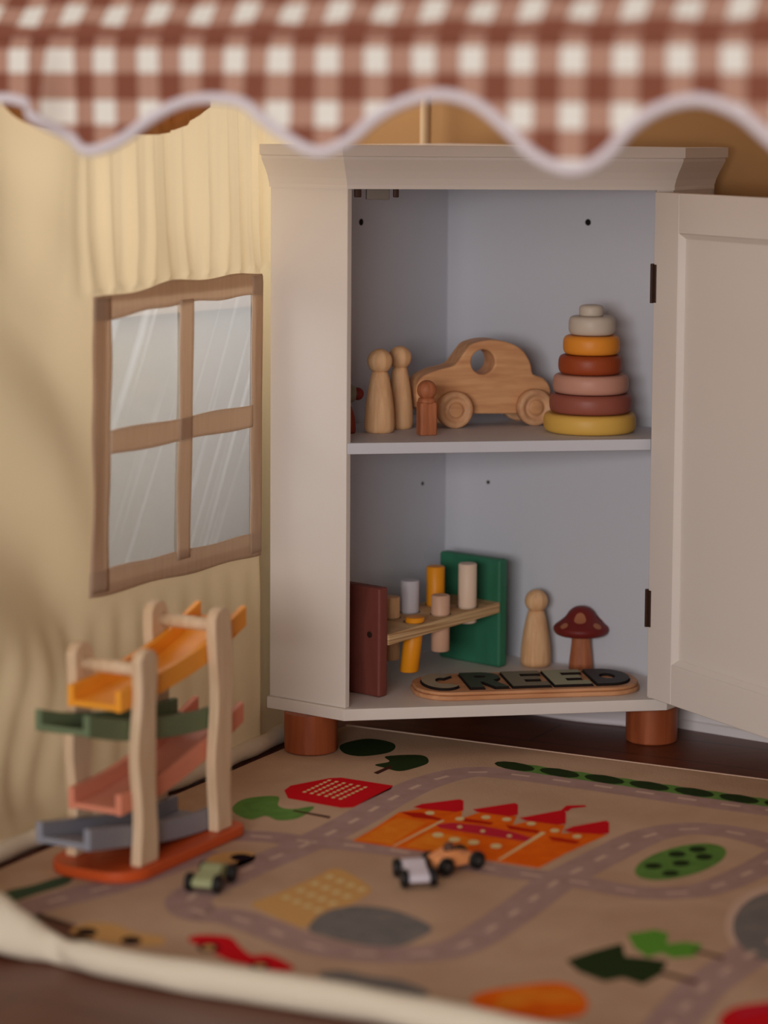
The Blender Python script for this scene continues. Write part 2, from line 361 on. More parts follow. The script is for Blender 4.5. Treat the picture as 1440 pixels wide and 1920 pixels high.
    for (a, b, c, d) in ((-0.416, -0.258, 0.485, 0.640), (-0.230, -0.073, 0.485, 0.640), (-0.416, -0.258, 0.308, 0.459), (-0.230, -0.073, 0.308, 0.459)):
        bm = B(); uvl = bm.loops.layers.uv.new('UVMap'); G = [[None]*9 for _ in range(9)]
        for i in range(9):
            for k in range(9):
                s = a+(b-a)*i/8; z = c+(d-c)*k/8; G[i][k] = (bm.verts.new(WP(s, z, -0.0015)), s, z)
        for i in range(8):
            for k in range(8):
                q = (G[i][k], G[i+1][k], G[i+1][k+1], G[i][k+1]); f = bm.faces.new([t[0] for t in q])
                for l, t in zip(f.loops, q): l[uvl].uv = (t[1], t[2])
        obj('window_pane', bm, pm, tent, smooth=True, org=TO)
def fix(o):
    for v in o.data.vertices: v.co -= TO
tent_wall()

def tent_hems():
    # padded hem along the foot of the side wall
    bm = B(); pts = [W0+E2*s+Z*0.013+E1*(0.010+0.003*math.sin(s*23)-0.012*smooth01((s+.05)/.08)) for s in [-0.86+i*0.02 for i in range(46)]]
    tube(bm, pts, lambda t: 0.0125+0.0012*math.sin(t*60), 14, 0.95)
    obj('floor_hem', bm, M['roll'], tent, smooth=True, org=TO, label='cream padded hem at the foot of the side wall')
    # thick roll across the entrance
    ctl = [(-150, 1672, .026), (-60, 1705, .029), (0, 1737, .0275), (50, 1756, .0225), (85, 1772, .0165), (118, 1783, .0135), (160, 1793, .0160), (220, 1807, .0165), (350, 1830, .0166), (500, 1853, .0167), (700, 1885, .0168), (900, 1926, .0170), (1020, 1952, .017)]
    pts = [(lambda p, r: Vector((p.x, p.y, r)))(atz(x, y, r), r) for x, y, r in ctl]
    pts += [pts[-1]+E1*0.3, pts[-1]+E1*0.7]
    c = catmull(pts, 14); n = len(c); bm = B(); seg = 22; R = []
    for i, p in enumerate(c):
        t = Vector(((c[min(i+1, n-1)]-c[max(i-1, 0)]).xy.normalized().to_3d())); s = t.cross(Z).normalized()
        left = max(0, (p.z-.0182)/.009); kk = max(0, (.0165-p.z)/.003); L = (p-c[0]).length; ring = []
        for k in range(seg):
            a = 2*PI*k/seg
            f = 1+0.05*math.sin(2*a+L*22+noise.noise((L*8, 0, 0))*3)+0.10*left*math.sin(3*a+L*50)+0.14*kk*math.cos(3*a+L*90)
            ring.append(bm.verts.new(Vector((p.x, p.y, 0)) + s*p.z*0.95*f*math.cos(a) + Z*max(0.0006, p.z+p.z*0.98*f*math.sin(a))))
        R.append(ring)
    for A, C in zip(R, R[1:]):
        for k in range(seg): bm.faces.new((A[k], A[(k+1) % seg], C[(k+1) % seg], C[k]))
    bm.faces.new(R[0]); bm.faces.new(R[-1][::-1])
    obj('entrance_roll', bm, M['roll'], tent, smooth=True, org=TO, label='thick cream canvas roll across the tent entrance')
    # pale pole behind the cabinet
    bm = B(); tube(bm, [(-0.032, 0.428, 0.0), (-0.032, 0.428, 0.5), (-0.032, 0.428, 1.10)], 0.0085, 16)
    obj('tent_pole', bm, mat('pole_wood', S(190, 156, 118), 0.6), tent, smooth=True, org=TO, label='pale wooden pole rising behind the cabinet')
    # backlit shadow of an outer scallop, put in as a darker cloth strip
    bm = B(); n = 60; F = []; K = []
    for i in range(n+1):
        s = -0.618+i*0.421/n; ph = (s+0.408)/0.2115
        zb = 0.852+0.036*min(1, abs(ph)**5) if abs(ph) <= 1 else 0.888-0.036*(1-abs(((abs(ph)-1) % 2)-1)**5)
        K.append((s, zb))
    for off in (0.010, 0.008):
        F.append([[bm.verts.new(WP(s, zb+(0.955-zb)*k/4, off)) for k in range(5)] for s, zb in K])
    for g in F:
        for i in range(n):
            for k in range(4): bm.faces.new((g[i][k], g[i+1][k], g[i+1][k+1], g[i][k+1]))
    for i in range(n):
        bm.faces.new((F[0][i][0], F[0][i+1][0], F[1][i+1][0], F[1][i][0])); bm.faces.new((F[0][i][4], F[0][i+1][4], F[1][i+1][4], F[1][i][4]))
    obj('scallop_shadow', bm, M['valshade'], tent, org=TO, smooth=True, label='orange brown scalloped shadow on the side wall, shaped as a cloth strip')
    # crumpled white back hem lying under the cabinet
    p0, p1 = Vector((0.06, 0.285, 0)), Vector((0.262, 0.128, 0)); bm = B(); n = 30; R = []
    for i in range(n+1):
        t = i/n; p = p0.lerp(p1, t)+E2*0.004*math.sin(t*9); h = 0.004+0.022*smooth01(t*1.6)
        R.append([bm.verts.new(p-E2*0.014+Z*0.001), bm.verts.new(p-E2*0.012+Z*h*.35), bm.verts.new(p-E2*0.004+Z*h*.45), bm.verts.new(p+Z*h), bm.verts.new(p+E2*0.01+Z*h*1.05), bm.verts.new(p+E2*0.014+Z*0.001)])
    for A, C in zip(R, R[1:]):
        for k in range(6): bm.faces.new((A[k], A[(k+1) % 6], C[(k+1) % 6], C[k]))
    bm.faces.new(R[0]); bm.faces.new(R[-1][::-1])
    obj('back_hem', bm, M['piping'], tent, smooth=True, org=TO, label='white cloth hem lying under the cabinet')
tent_hems()

# gingham
GP = 0.0513
def gingham():
    m = bpy.data.materials.new('brown_gingham'); m.use_nodes = True; nt = m.node_tree; N = nt.nodes; L = nt.links; p = N['Principled BSDF']
    p.inputs['Roughness'].default_value = 0.95; p.inputs['Specular IOR Level'].default_value = 0.05
    uv = N.new('ShaderNodeUVMap'); sp = N.new('ShaderNodeSeparateXYZ'); L.new(uv.outputs[0], sp.inputs[0])
    def band(sock):
        f = N.new('ShaderNodeMath'); f.operation = 'FRACT'; L.new(sock, f.inputs[0])
        g = N.new('ShaderNodeMath'); g.operation = 'GREATER_THAN'; g.inputs[1].default_value = 0.47; L.new(f.outputs[0], g.inputs[0]); return g.outputs[0]
    a = band(sp.outputs[0]); b = band(sp.outputs[1])
    ad = N.new('ShaderNodeMath'); ad.operation = 'ADD'; L.new(a, ad.inputs[0]); L.new(b, ad.inputs[1])
    hf = N.new('ShaderNodeMath'); hf.operation = 'MULTIPLY'; hf.inputs[1].default_value = 0.5; L.new(ad.outputs[0], hf.inputs[0])
    cr = N.new('ShaderNodeValToRGB'); cr.color_ramp.interpolation = 'CONSTANT'
    cr.color_ramp.elements[0].position = 0; cr.color_ramp.elements[0].color = S(246, 242, 232)
    cr.color_ramp.elements[1].position = 0.75; cr.color_ramp.elements[1].color = S(142, 86, 68)
    e = cr.color_ramp.elements.new(0.25); e.color = S(192, 148, 128)
    L.new(hf.outputs[0], cr.inputs[0]); L.new(cr.outputs[0], p.inputs['Base Color'])
    t = N.new('ShaderNodeBsdfTranslucent'); mx = N.new('ShaderNodeMixShader'); mx.inputs[0].default_value = 0.12; L.new(cr.outputs[0], t.inputs[0])
    L.new(p.outputs[0], mx.inputs[1]); L.new(t.outputs[0], mx.inputs[2]); L.new(mx.outputs[0], N['Material Output'].inputs[0])
    return m
def awning():
    gm = gingham(); ZC = 0.957
    # white cells centred on u = 0.1252 (mod GP) and z = 0.929
    U = lambda u: (u-0.1272)/GP + 0.235; Vv = lambda a: (a-(0.930-ZC))/GP+0.235   # a: arc length above the crease
    def fold(u, z):
        d = 0.004*math.sin(u*22+1.3)+0.003*noise.noise((u*12, z*9, 0))
        d += 0.022*math.exp(-((u+0.250)/0.011)**2)-0.010*math.exp(-((u+0.222)/0.012)**2)
        d += 0.007*math.exp(-((u-0.005)/0.014)**2)
        return d*(0.35+0.65*smooth01((ZC-z)/0.07))
    EP = [(-330, 250), (-235, 292), (-150, 262), (-70, 205), (10, 184), (72, 200), (122, 248), (165, 282), (222, 266), (285, 222), (345, 192), (415, 184), (478, 198), (532, 245), (600, 284), (655, 266), (705, 222), (762, 190), (832, 177), (900, 195), (960, 243), (1010, 290), (1080, 318), (1140, 293), (1190, 236), (1250, 198), (1320, 187), (1390, 212), (1440, 252), (1500, 300), (1570, 325), (1640, 290)]
    EC = catmull([(lambda X: Vector(((X-V0).dot(E1), X.z, 0)))(onp(x, y, V0, E2)) for x, y in EP], 8)
    def edge(u):
        for a, b in zip(EC, EC[1:]):
            if a.x <= u <= b.x: return a.y+(b.y-a.y)*(u-a.x)/max(1e-6, b.x-a.x)
        w_ = math.cos(2*PI*(u-(EC[-1].x+.08 if u > 0 else EC[0].x-.1))/.27); return 0.866-.03*w_
    us = [-0.53+i*0.005 for i in range(257)]
    bm = B(); uvl = bm.loops.layers.uv.new('UVMap'); G = []; K = 16
    for u in us:
        zb = edge(u); col = []
        for k in range(K+1):
            z = zb+(ZC-zb)*k/K; a = z-ZC; out = -E2*(fold(u, z)+0.006*smooth01((ZC-z)/.02))
            col.append((bm.verts.new(V0+E1*u+Z*z+out), U(u)+0.10*math.exp(-((u+0.25)/0.02)**2)*0, Vv(a)))
        G.append(col)
    # crease band + front roof slope
    ang = math.atan(1.28)
    H = []
    for u in us:
        col = [G[len(H)][K]]
        for k in range(1, 25):
            a = 0.85*(k/24)**2 if k < 24 else 0.84
            a = 0.832*(k/24)**1.7
            r = 0.002*math.sin(u*60+k)*(1 if k > 1 else 0)
            col.append((bm.verts.new(V0+E1*u+Z*(ZC+a*math.sin(ang))+E2*(a*math.cos(ang))+Z*r), U(u), Vv(a)))
        H.append(col)
    def skin(G):
        for i in range(len(G)-1):
            for k in range(len(G[0])-1):
                q = (G[i][k], G[i+1][k], G[i+1][k+1], G[i][k+1]); f = bm.faces.new([t[0] for t in q])
                for l, t in zip(f.loops, q): l[uvl].uv = (t[1], t[2])
    skin(G); skin(H)
    aw = obj('awning', bm, gm, tent, smooth=True, org=TO, label='brown and white gingham awning with a scalloped valance')
    # rear slope
    bm = B(); uvl2 = bm.loops.layers.uv.new('UVMap')
    q = []
    for u in (-0.53, 0.75):
        for a, d in ((0, 1.04), (0.832, 0.52)): q.append((bm.verts.new(V0+E1*u+E2*d+Z*roofz(d)), u/GP, a/GP))
    f = bm.faces.new([q[i][0] for i in (0, 1, 3, 2)])
    for l, t in zip(f.loops, [q[i] for i in (0, 1, 3, 2)]): l[uvl2].uv = (t[1], t[2])
    obj('rear_roof', bm, gm, tent, org=TO)
    # white piping
    bm = B(); pts = [V0+E1*u+Z*edge(u)-E2*(fold(u, edge(u))+0.006) for u in us]
    tube(bm, pts, 0.0058, 10)
    pip = obj('piping', bm, M['piping'], aw, smooth=True, org=TO, label='thick white piping along the scallops')
    # thin crease seam
    bm = B(); tube(bm, [V0+E1*u+Z*(ZC+0.001)-E2*(0.002+fold(u, ZC)) for u in us], 0.0035, 8)
    m2 = mat('awning_seam', S(150, 92, 74), 0.95, spec=0.05)
    obj('seam_binding', bm, m2, aw, smooth=True, org=TO)
    # right gable wall (outside the picture)
    bm = B(); P = [V0+E1*0.75+E2*d+Z*z for d, z in ((0, 0.02), (1.04, 0.02), (1.04, 0.957), (0.52, roofz(.52)), (0, 0.957))]
    bm.faces.new([bm.verts.new(p) for p in P])
    obj('side_wall', bm, M['cloth'], tent, org=TO)
awning()

# ---------------------------------------------------------------- play mat with its print
MZ = 0.004
def play_mat():
    o = thing('play_mat', 'beige road play mat printed with castle, trees and cars', 'play mat', (-0.1, -0.4, 0))
    org = Vector((-0.1, -0.4, 0))
    back = Vector((-0.18, 0.199, 0)); bd = Vector((0.512, -0.385, 0)).normalized()
    bn = Vector((-bd.y, bd.x, 0))
    c = []
    p_br = back+bd*1.3; 
    lw = W0-E2*0.0+E1*0.028
    # corners: back-left on the side hem, back-right, front-right, front-left
    bl = lw+E2*0.02; fl = W0-E2*0.84+E1*0.03
    fr = fl+E1*1.22
    poly = [bl, back, p_br-E2*0.0, fr, fl+E1*0.14-E2*0.0]
    poly = [Vector((bl.x, bl.y, 0)), back, back+bd*1.10, V0+E1*0.72+E2*0.02, V0+E1*(-0.22)+E2*0.03, atz(150, 1755, 0)+E2*.02, Vector((-0.69, -0.55, 0)), W0-E2*0.78+E1*0.03]
    bm = B(); prism(bm, [(p.x, p.y) for p in poly], XY, 0.0002, MZ)
    obj('mat_sheet', bm, PM['mat'], o, org=org, bevel=0.0015)
    # light edge binding along the back
    bm = B(); tube(bm, [back+bd*t+Z*0.003 for t in (0.0, .3, .6, 1.08)], 0.0022, 6); obj('edge_binding', bm, PM['dash'], o, org=org)
    lay = [0]
    def flat(name, polys, m, lv=1, lab=None):
        if len(polys) > 1:
            for i, P in enumerate(polys): r_ = flat(name, [P], m, lv+i*0.03, lab)
            return r_
        bm = B(); z = MZ+0.0001*lv
        for P in polys:
            vs = [bm.verts.new((q.x, q.y, z)) for q in P]
            try: bm.faces.new(vs)
            except ValueError: pass
        bmesh.ops.triangulate(bm, faces=bm.faces)
        for f in bm.faces:
            f.normal_update()
            if f.normal.z < 0: f.normal_flip()
        me = bpy.data.meshes.new(name); bmesh.ops.translate(bm, verts=bm.verts, vec=-org); bm.to_mesh(me); bm.free(); me.materials.append(m)
        ob = bpy.data.objects.new(name, me); COL.objects.link(ob); ob.parent = o
        if lab: ob['label'] = lab
        return ob
    G = lambda pts: [atz(x, y, MZ) for x, y in pts]
    def smoothp(pts, sub=5): return catmull(G(pts), sub, True)
    def road(pts, w=0.052, gap=0.034, ln=0.026, closed=False, dz=0.0):
        c = catmull(G(pts), 12, closed); 
        if closed: c.append(c[0])
        bm = B(); z = MZ+0.0001-dz; R = []; n = len(c)
        for i, p in enumerate(c):
            t = (c[min(i+1, n-1)]-c[max(i-1, 0)]).normalized(); s = t.cross(Z).normalized()*w/2
            R.append((bm.verts.new((p.x+s.x, p.y+s.y, z)), bm.verts.new((p.x-s.x, p.y-s.y, z))))
        for A, C in zip(R, R[1:]): bm.faces.new((A[0], A[1], C[1], C[0]))
        for f in bm.faces:
            f.normal_update()
            if f.normal.z < 0: f.normal_flip()
        me = bpy.data.meshes.new('printed_road'); bmesh.ops.translate(bm, verts=bm.verts, vec=-org); bm.to_mesh(me); bm.free(); me.materials.append(PM['road'])
        ro = bpy.data.objects.new('printed_road', me); COL.objects.link(ro); ro.parent = o
        # dashes
        D = []; L = 0; acc = 0.012; i = 0; on = []
        per = gap+ln; dist = 0.0; cur = None
        z = MZ+0.00016
        def pos(d):
            a = 0
            for A, C in zip(c, c[1:]):
                l = (C-A).length
                if a+l >= d: 
                    t = (d-a)/max(l, 1e-6); return A.lerp(C, t), (C-A).normalized()
                a += l
            return None
        d = 0.02
        while True:
            a, b = pos(d), pos(d+ln)
            if not a or not b: break
            s1 = a[1].cross(Z).normalized()*0.0035; s2 = b[1].cross(Z).normalized()*0.0035
            bm = B(); v = [bm.verts.new((q.x, q.y, z)) for q in (a[0]+s1, a[0]-s1, b[0]-s2, b[0]+s2)]; f = bm.faces.new(v); f.normal_update()
            if f.normal.z < 0: f.normal_flip()
            d += per
            me = bpy.data.meshes.new('lane_dash'); bmesh.ops.translate(bm, verts=bm.verts, vec=-org); bm.to_mesh(me); bm.free(); me.materials.append(PM['dash'])
            da = bpy.data.objects.new('lane_dash', me); COL.objects.link(da); da.parent = ro
    # --- roads
    road([(1500, 1527), (1440, 1519), (1300, 1500), (1180, 1482), (1060, 1465), (960, 1452), (880, 1448), (800, 1467), (730, 1500), (660, 1541), (575, 1583), (490, 1618), (415, 1652), (372, 1672), (352, 1692), (372, 1712), (430, 1718), (490, 1737), (560, 1765), (640, 1784), (740, 1791), (830, 1784), (885, 1763), (930, 1735), (980, 1700), (1040, 1655), (1090, 1628), (1150, 1597), (1215, 1567), (1290, 1554), (1370, 1560), (1450, 1580), (1520, 1610)])
    road([(440, 1566), (510, 1570), (575, 1578), (650, 1584), (750, 1596), (850, 1615), (950, 1634), (1050, 1648), (1120, 1660), (1180, 1671), (1240, 1675), (1320, 1668), (1400, 1638), (1470, 1600)], w=0.046, dz=0.00005)
    road([(1520, 1720), (1440, 1768), (1380, 1808), (1320, 1850), (1270, 1905), (1230, 1960)], dz=0.00003)
    road([(-20, 1722), (60, 1700), (150, 1676), (240, 1652), (330, 1618), (400, 1596)], w=0.05, dz=0.00002)
    # --- castle
    flat('printed_castle', [G([(660, 1577), (702, 1553), (748, 1523), (790, 1516), (867, 1521), (864, 1535), (900, 1523), (969, 1530), (962, 1547), (990, 1540), (1060, 1547), (1052, 1563), (1075, 1561), (1140, 1565), (1112, 1577), (1060, 1601), (1010, 1628), (930, 1616), (860, 1606), (745, 1590)])], PM['orange'], 1, 'orange castle printed on the mat')
    flat('castle_panel', [G([(668, 1575), (704, 1556), (745, 1533), (800, 1542), (765, 1563), (735, 1584)]), G([(760, 1587), (800, 1562), (850, 1566), (900, 1577), (870, 1592), (855, 1603)])], PM['orange2'], 2)
    flat('castle_line', [G([(735, 1587), (740, 1587), (834, 1539), (828, 1538)]), G([(932, 1613), (938, 1613), (1024, 1562), (1016, 1560)])], PM['cream'], 3)
    flat('castle_roof', [G([(775, 1514), (790, 1508), (862, 1499), (869, 1502), (869, 1520), (855, 1523), (792, 1517)]), G([(886, 1518), (965, 1506), (971, 1509), (971, 1528), (955, 1531), (895, 1523)]),
        G([(974, 1534), (1055, 1519), (1061, 1524), (1061, 1545), (1045, 1547), (985, 1539)]), G([(1057, 1557), (1075, 1550), (1136, 1539), (1142, 1543), (1142, 1563), (1125, 1565), (1068, 1561)]),
        G([(1050, 1521), (1062, 1511), (1096, 1510), (1100, 1513), (1072, 1516), (1064, 1522)])], PM['red'], 4)
    flat('castle_band', [G([(750, 1523), (790, 1524), (829, 1536), (825, 1539), (775, 1533)]), G([(861, 1533), (925, 1543), (920, 1547), (870, 1541)]), G([(948, 1547), (1012, 1558), (1008, 1563), (955, 1555)]), G([(1027, 1568), (1088, 1578), (1080, 1583), (1035, 1576)])], PM['deep'], 4)
    flat('castle_arcade', [G([(817, 1546), (850, 1543), (900, 1548), (960, 1560), (1000, 1572), (985, 1578), (930, 1570), (870, 1560), (825, 1553)])], PM['magenta'], 3)
    def dot(x, y, rx, ry): return [atz(x+rx*math.cos(a*PI/5), y+ry*math.sin(a*PI/5), MZ) for a in range(10)]
    flat('castle_window', [dot(x, y, 11, 4.5) for x, y in ((821, 1566), (852, 1575), (888, 1580), (930, 1587))]+[dot(x, y, 9, 3.5) for x, y in ((806, 1525), (911, 1533), (996, 1545), (1082, 1569), (862, 1536), (950, 1537), (1040, 1558))]+[dot(x, y, 5, 2.5) for x, y in ((862, 1551), (905, 1559), (955, 1568))], PM['cream'], 5)
    # --- red building
    flat('printed_building', [G([(533, 1482), (545, 1473), (618, 1459), (640, 1458), (737, 1473), (733, 1480), (662, 1514), (640, 1515), (540, 1497)])], PM['red'], 1, 'red building printed on the mat')
    W = []
    for j in range(7):
        for i in range(6):
            x = 617-j*7.6+i*13.5; y = 1463+j*3.6+i*2.4+ (i*0.2)
            W.append(G([(x-5, y+1.5), (x-1, y-1), (x+5, y-0.5), (x+1, y+2)]))
    flat('building_windows', W, PM['cream'], 2)
    # --- trees and hedges
    flat('printed_tree', [smoothp([(437, 1512), (462, 1497), (520, 1493), (522, 1511), (548, 1517), (588, 1512), (575, 1526), (552, 1536), (520, 1538), (498, 1530), (470, 1537), (441, 1526)])], PM['green'], 1, 'green tree printed beside the red building')
    flat('printed_trunk', [G([(548, 1521), (552, 1519), (620, 1531), (618, 1535)])], PM['trunk'], 2)
    flat('printed_tree', [smoothp([(703, 1434), (730, 1428), (724, 1418), (790, 1416), (803, 1430), (775, 1441), (748, 1446), (722, 1440)])], PM['dgreen'], 1, 'dark tree printed near the cabinet')
    flat('printed_trunk', [G([(700, 1449), (730, 1436), (738, 1438), (708, 1452)])], PM['trunk'], 2)
    flat('printed_tree', [smoothp([(640, 1396), (690, 1385), (738, 1394), (732, 1410), (680, 1418), (645, 1412)])], PM['dgreen'], 1)
    H = []; H2 = []
    for i in range(13):
        t = i/12; x = 965+t*(1470-965); y = 1437+t*(1510-1437)
        (H2 if i % 2 == 0 else H).append([atz(x+38*math.cos(a*PI/6), y+7.5*math.sin(a*PI/6)+x*0+38*math.cos(a*PI/6)*0.14, MZ) for a in range(12)])
        H.append([atz(x+16+36*math.cos(a*PI/6), y+5+5*math.sin(a*PI/6)+36*math.cos(a*PI/6)*0.14, MZ) for a in range(12)])
    flat('printed_hedge', H2, PM['dgreen'], 3, 'dark green hedge printed along the back edge'); flat('printed_hedge', H, PM['green'], 2, 'green hedge printed along the back edge')
    flat('printed_lawn', [[atz(1276+math.cos(a)*86-math.sin(a)*2, 1616+math.sin(a)*30-math.cos(a)*17, MZ) for a in [k*PI/14 for k in range(28)]]], PM['green'], 2, 'oval green park printed inside the road loop')
    flat('lawn_trees', [[atz(x+17*math.cos(a), y+6*math.sin(a), MZ) for a in [k*PI/5 for k in range(10)]] for x, y in ((1225, 1624), (1269, 1602), (1308, 1593), (1277, 1619), (1320, 1607), (1257, 1638))], PM['dgreen'], 3)
    flat('printed_tree', [G([(1176, 1752), (1228, 1743), (1253, 1750), (1250, 1770), (1285, 1766), (1318, 1771), (1303, 1793), (1262, 1797), (1240, 1787), (1214, 1795), (1190, 1778)])], PM['lime'], 1, 'light green tree printed at the right front')
    flat('printed_trunk', [G([(1298, 1784), (1303, 1780), (1358, 1794), (1355, 1799)])], PM['trunk'], 2)
    flat('printed_tree', [G([(1062, 1801), (1110, 1784), (1166, 1769), (1172, 1793), (1215, 1797), (1252, 1803), (1238, 1828), (1205, 1847), (1168, 1834), (1133, 1841), (1085, 1822)])], PM['dgreen'], 2, 'dark green tree printed at the right front')
    flat('printed_trunk', [G([(1236, 1826), (1242, 1821), (1308, 1839), (1304, 1845)])], PM['trunk'], 2)
    # --- pale yellow building, ponds and cars
    flat('printed_building', [smoothp([(600, 1640), (618, 1630), (645, 1632), (692, 1662), (688, 1678), (640, 1705), (575, 1737), (545, 1732), (475, 1700), (480, 1690), (520, 1675)], 3)], PM['yellow'], 1, 'pale yellow building printed on the mat')
    flat('building_window', [G([(532+i_*27+k*20-6, 1683-i_*13+k*8), (532+i_*27+k*20+6, 1679-i_*13+k*8), (532+i_*27+k*20+15, 1683-i_*13+k*8), (532+i_*27+k*20+3, 1687-i_*13+k*8)]) for i_ in range(4) for k in range(4)], PM['cream'], 2)
    flat('printed_pond', [smoothp([(578, 1742), (605, 1712), (660, 1699), (735, 1706), (808, 1737), (785, 1760), (740, 1776), (680, 1772), (610, 1757)])], PM['grey'], 2, 'grey oval printed in the front road loop')
    flat('printed_pond', [smoothp([(596, 1826), (640, 1820), (690, 1830), (750, 1838), (805, 1862), (760, 1872), (690, 1862), (640, 1848)])], PM['grey'], 1)
    flat('printed_car', [smoothp([(352, 1761), (376, 1753), (430, 1757), (450, 1775), (472, 1791), (502, 1790), (540, 1806), (550, 1819), (512, 1820), (470, 1811), (430, 1802), (398, 1786), (372, 1773)])], PM['red'], 1, 'red racing car printed at the front')
    flat('printed_wheel', [dot(391, 1777, 22, 9), dot(487, 1811, 20, 7)], PM['dark'], 2)
    flat('printed_hub', [dot(391, 1777, 12, 5), dot(487, 1811, 11, 4)], PM['yellow'], 3)
    flat('printed_car', [smoothp([(132, 1748), (160, 1731), (215, 1733), (250, 1748), (305, 1758), (300, 1772), (240, 1772), (180, 1762)])], PM['yellow'], 1, 'yellow car printed at the left front')
    flat('printed_wheel', [dot(162, 1748, 21, 8), dot(246, 1764, 20, 8)], PM['dark'], 2)
    flat('printed_car', [smoothp([(384, 1620), (400, 1603), (450, 1596), (478, 1602), (470, 1618), (420, 1632)])], PM['yellow'], 1)
    flat('printed_wheel', [dot(452, 1608, 21, 7)], PM['dark'], 2)
    flat('printed_car', [smoothp([(884, 1880), (900, 1862), (960, 1850), (1045, 1842), (1090, 1860), (1102, 1885), (1085, 1905), (1010, 1914), (940, 1905)])], PM['orange'], 1, 'orange oval car printed at the front edge')
    flat('car_stripe', [smoothp([(930, 1893), (945, 1862), (1000, 1852), (1070, 1856), (1096, 1880), (1040, 1878), (990, 1882)])], PM['orange2'], 2)
    flat('printed_disc', [[atz(1462+math.cos(a)*102, 1735+math.sin(a)*78, MZ) for a in [k*PI/16 for k in range(32)]]], PM['dash'], 0.6, 'grey disc printed at the right edge')
    flat('disc_centre', [[atz(1468+math.cos(a)*94, 1738+math.sin(a)*68, MZ) for a in [k*PI/16 for k in range(32)]]], PM['grey'], 0.8)
    flat('printed_car', [smoothp([(1350, 1925), (1368, 1893), (1430, 1880), (1500, 1880), (1520, 1930), (1430, 1945)])], PM['red'], 1, 'red car printed in the right front corner')
    flat('car_stripe', [G([(1378, 1899), (1440, 1884), (1480, 1884), (1440, 1894), (1384, 1908)])], PM['magenta'], 2)
    flat('printed_hedge', [smoothp([(-10, 1692), (10, 1672), (60, 1660), (110, 1645), (138, 1642), (125, 1658), (70, 1676), (20, 1692)])], PM['teal'], 1, 'teal hedge printed at the left edge')
play_mat()

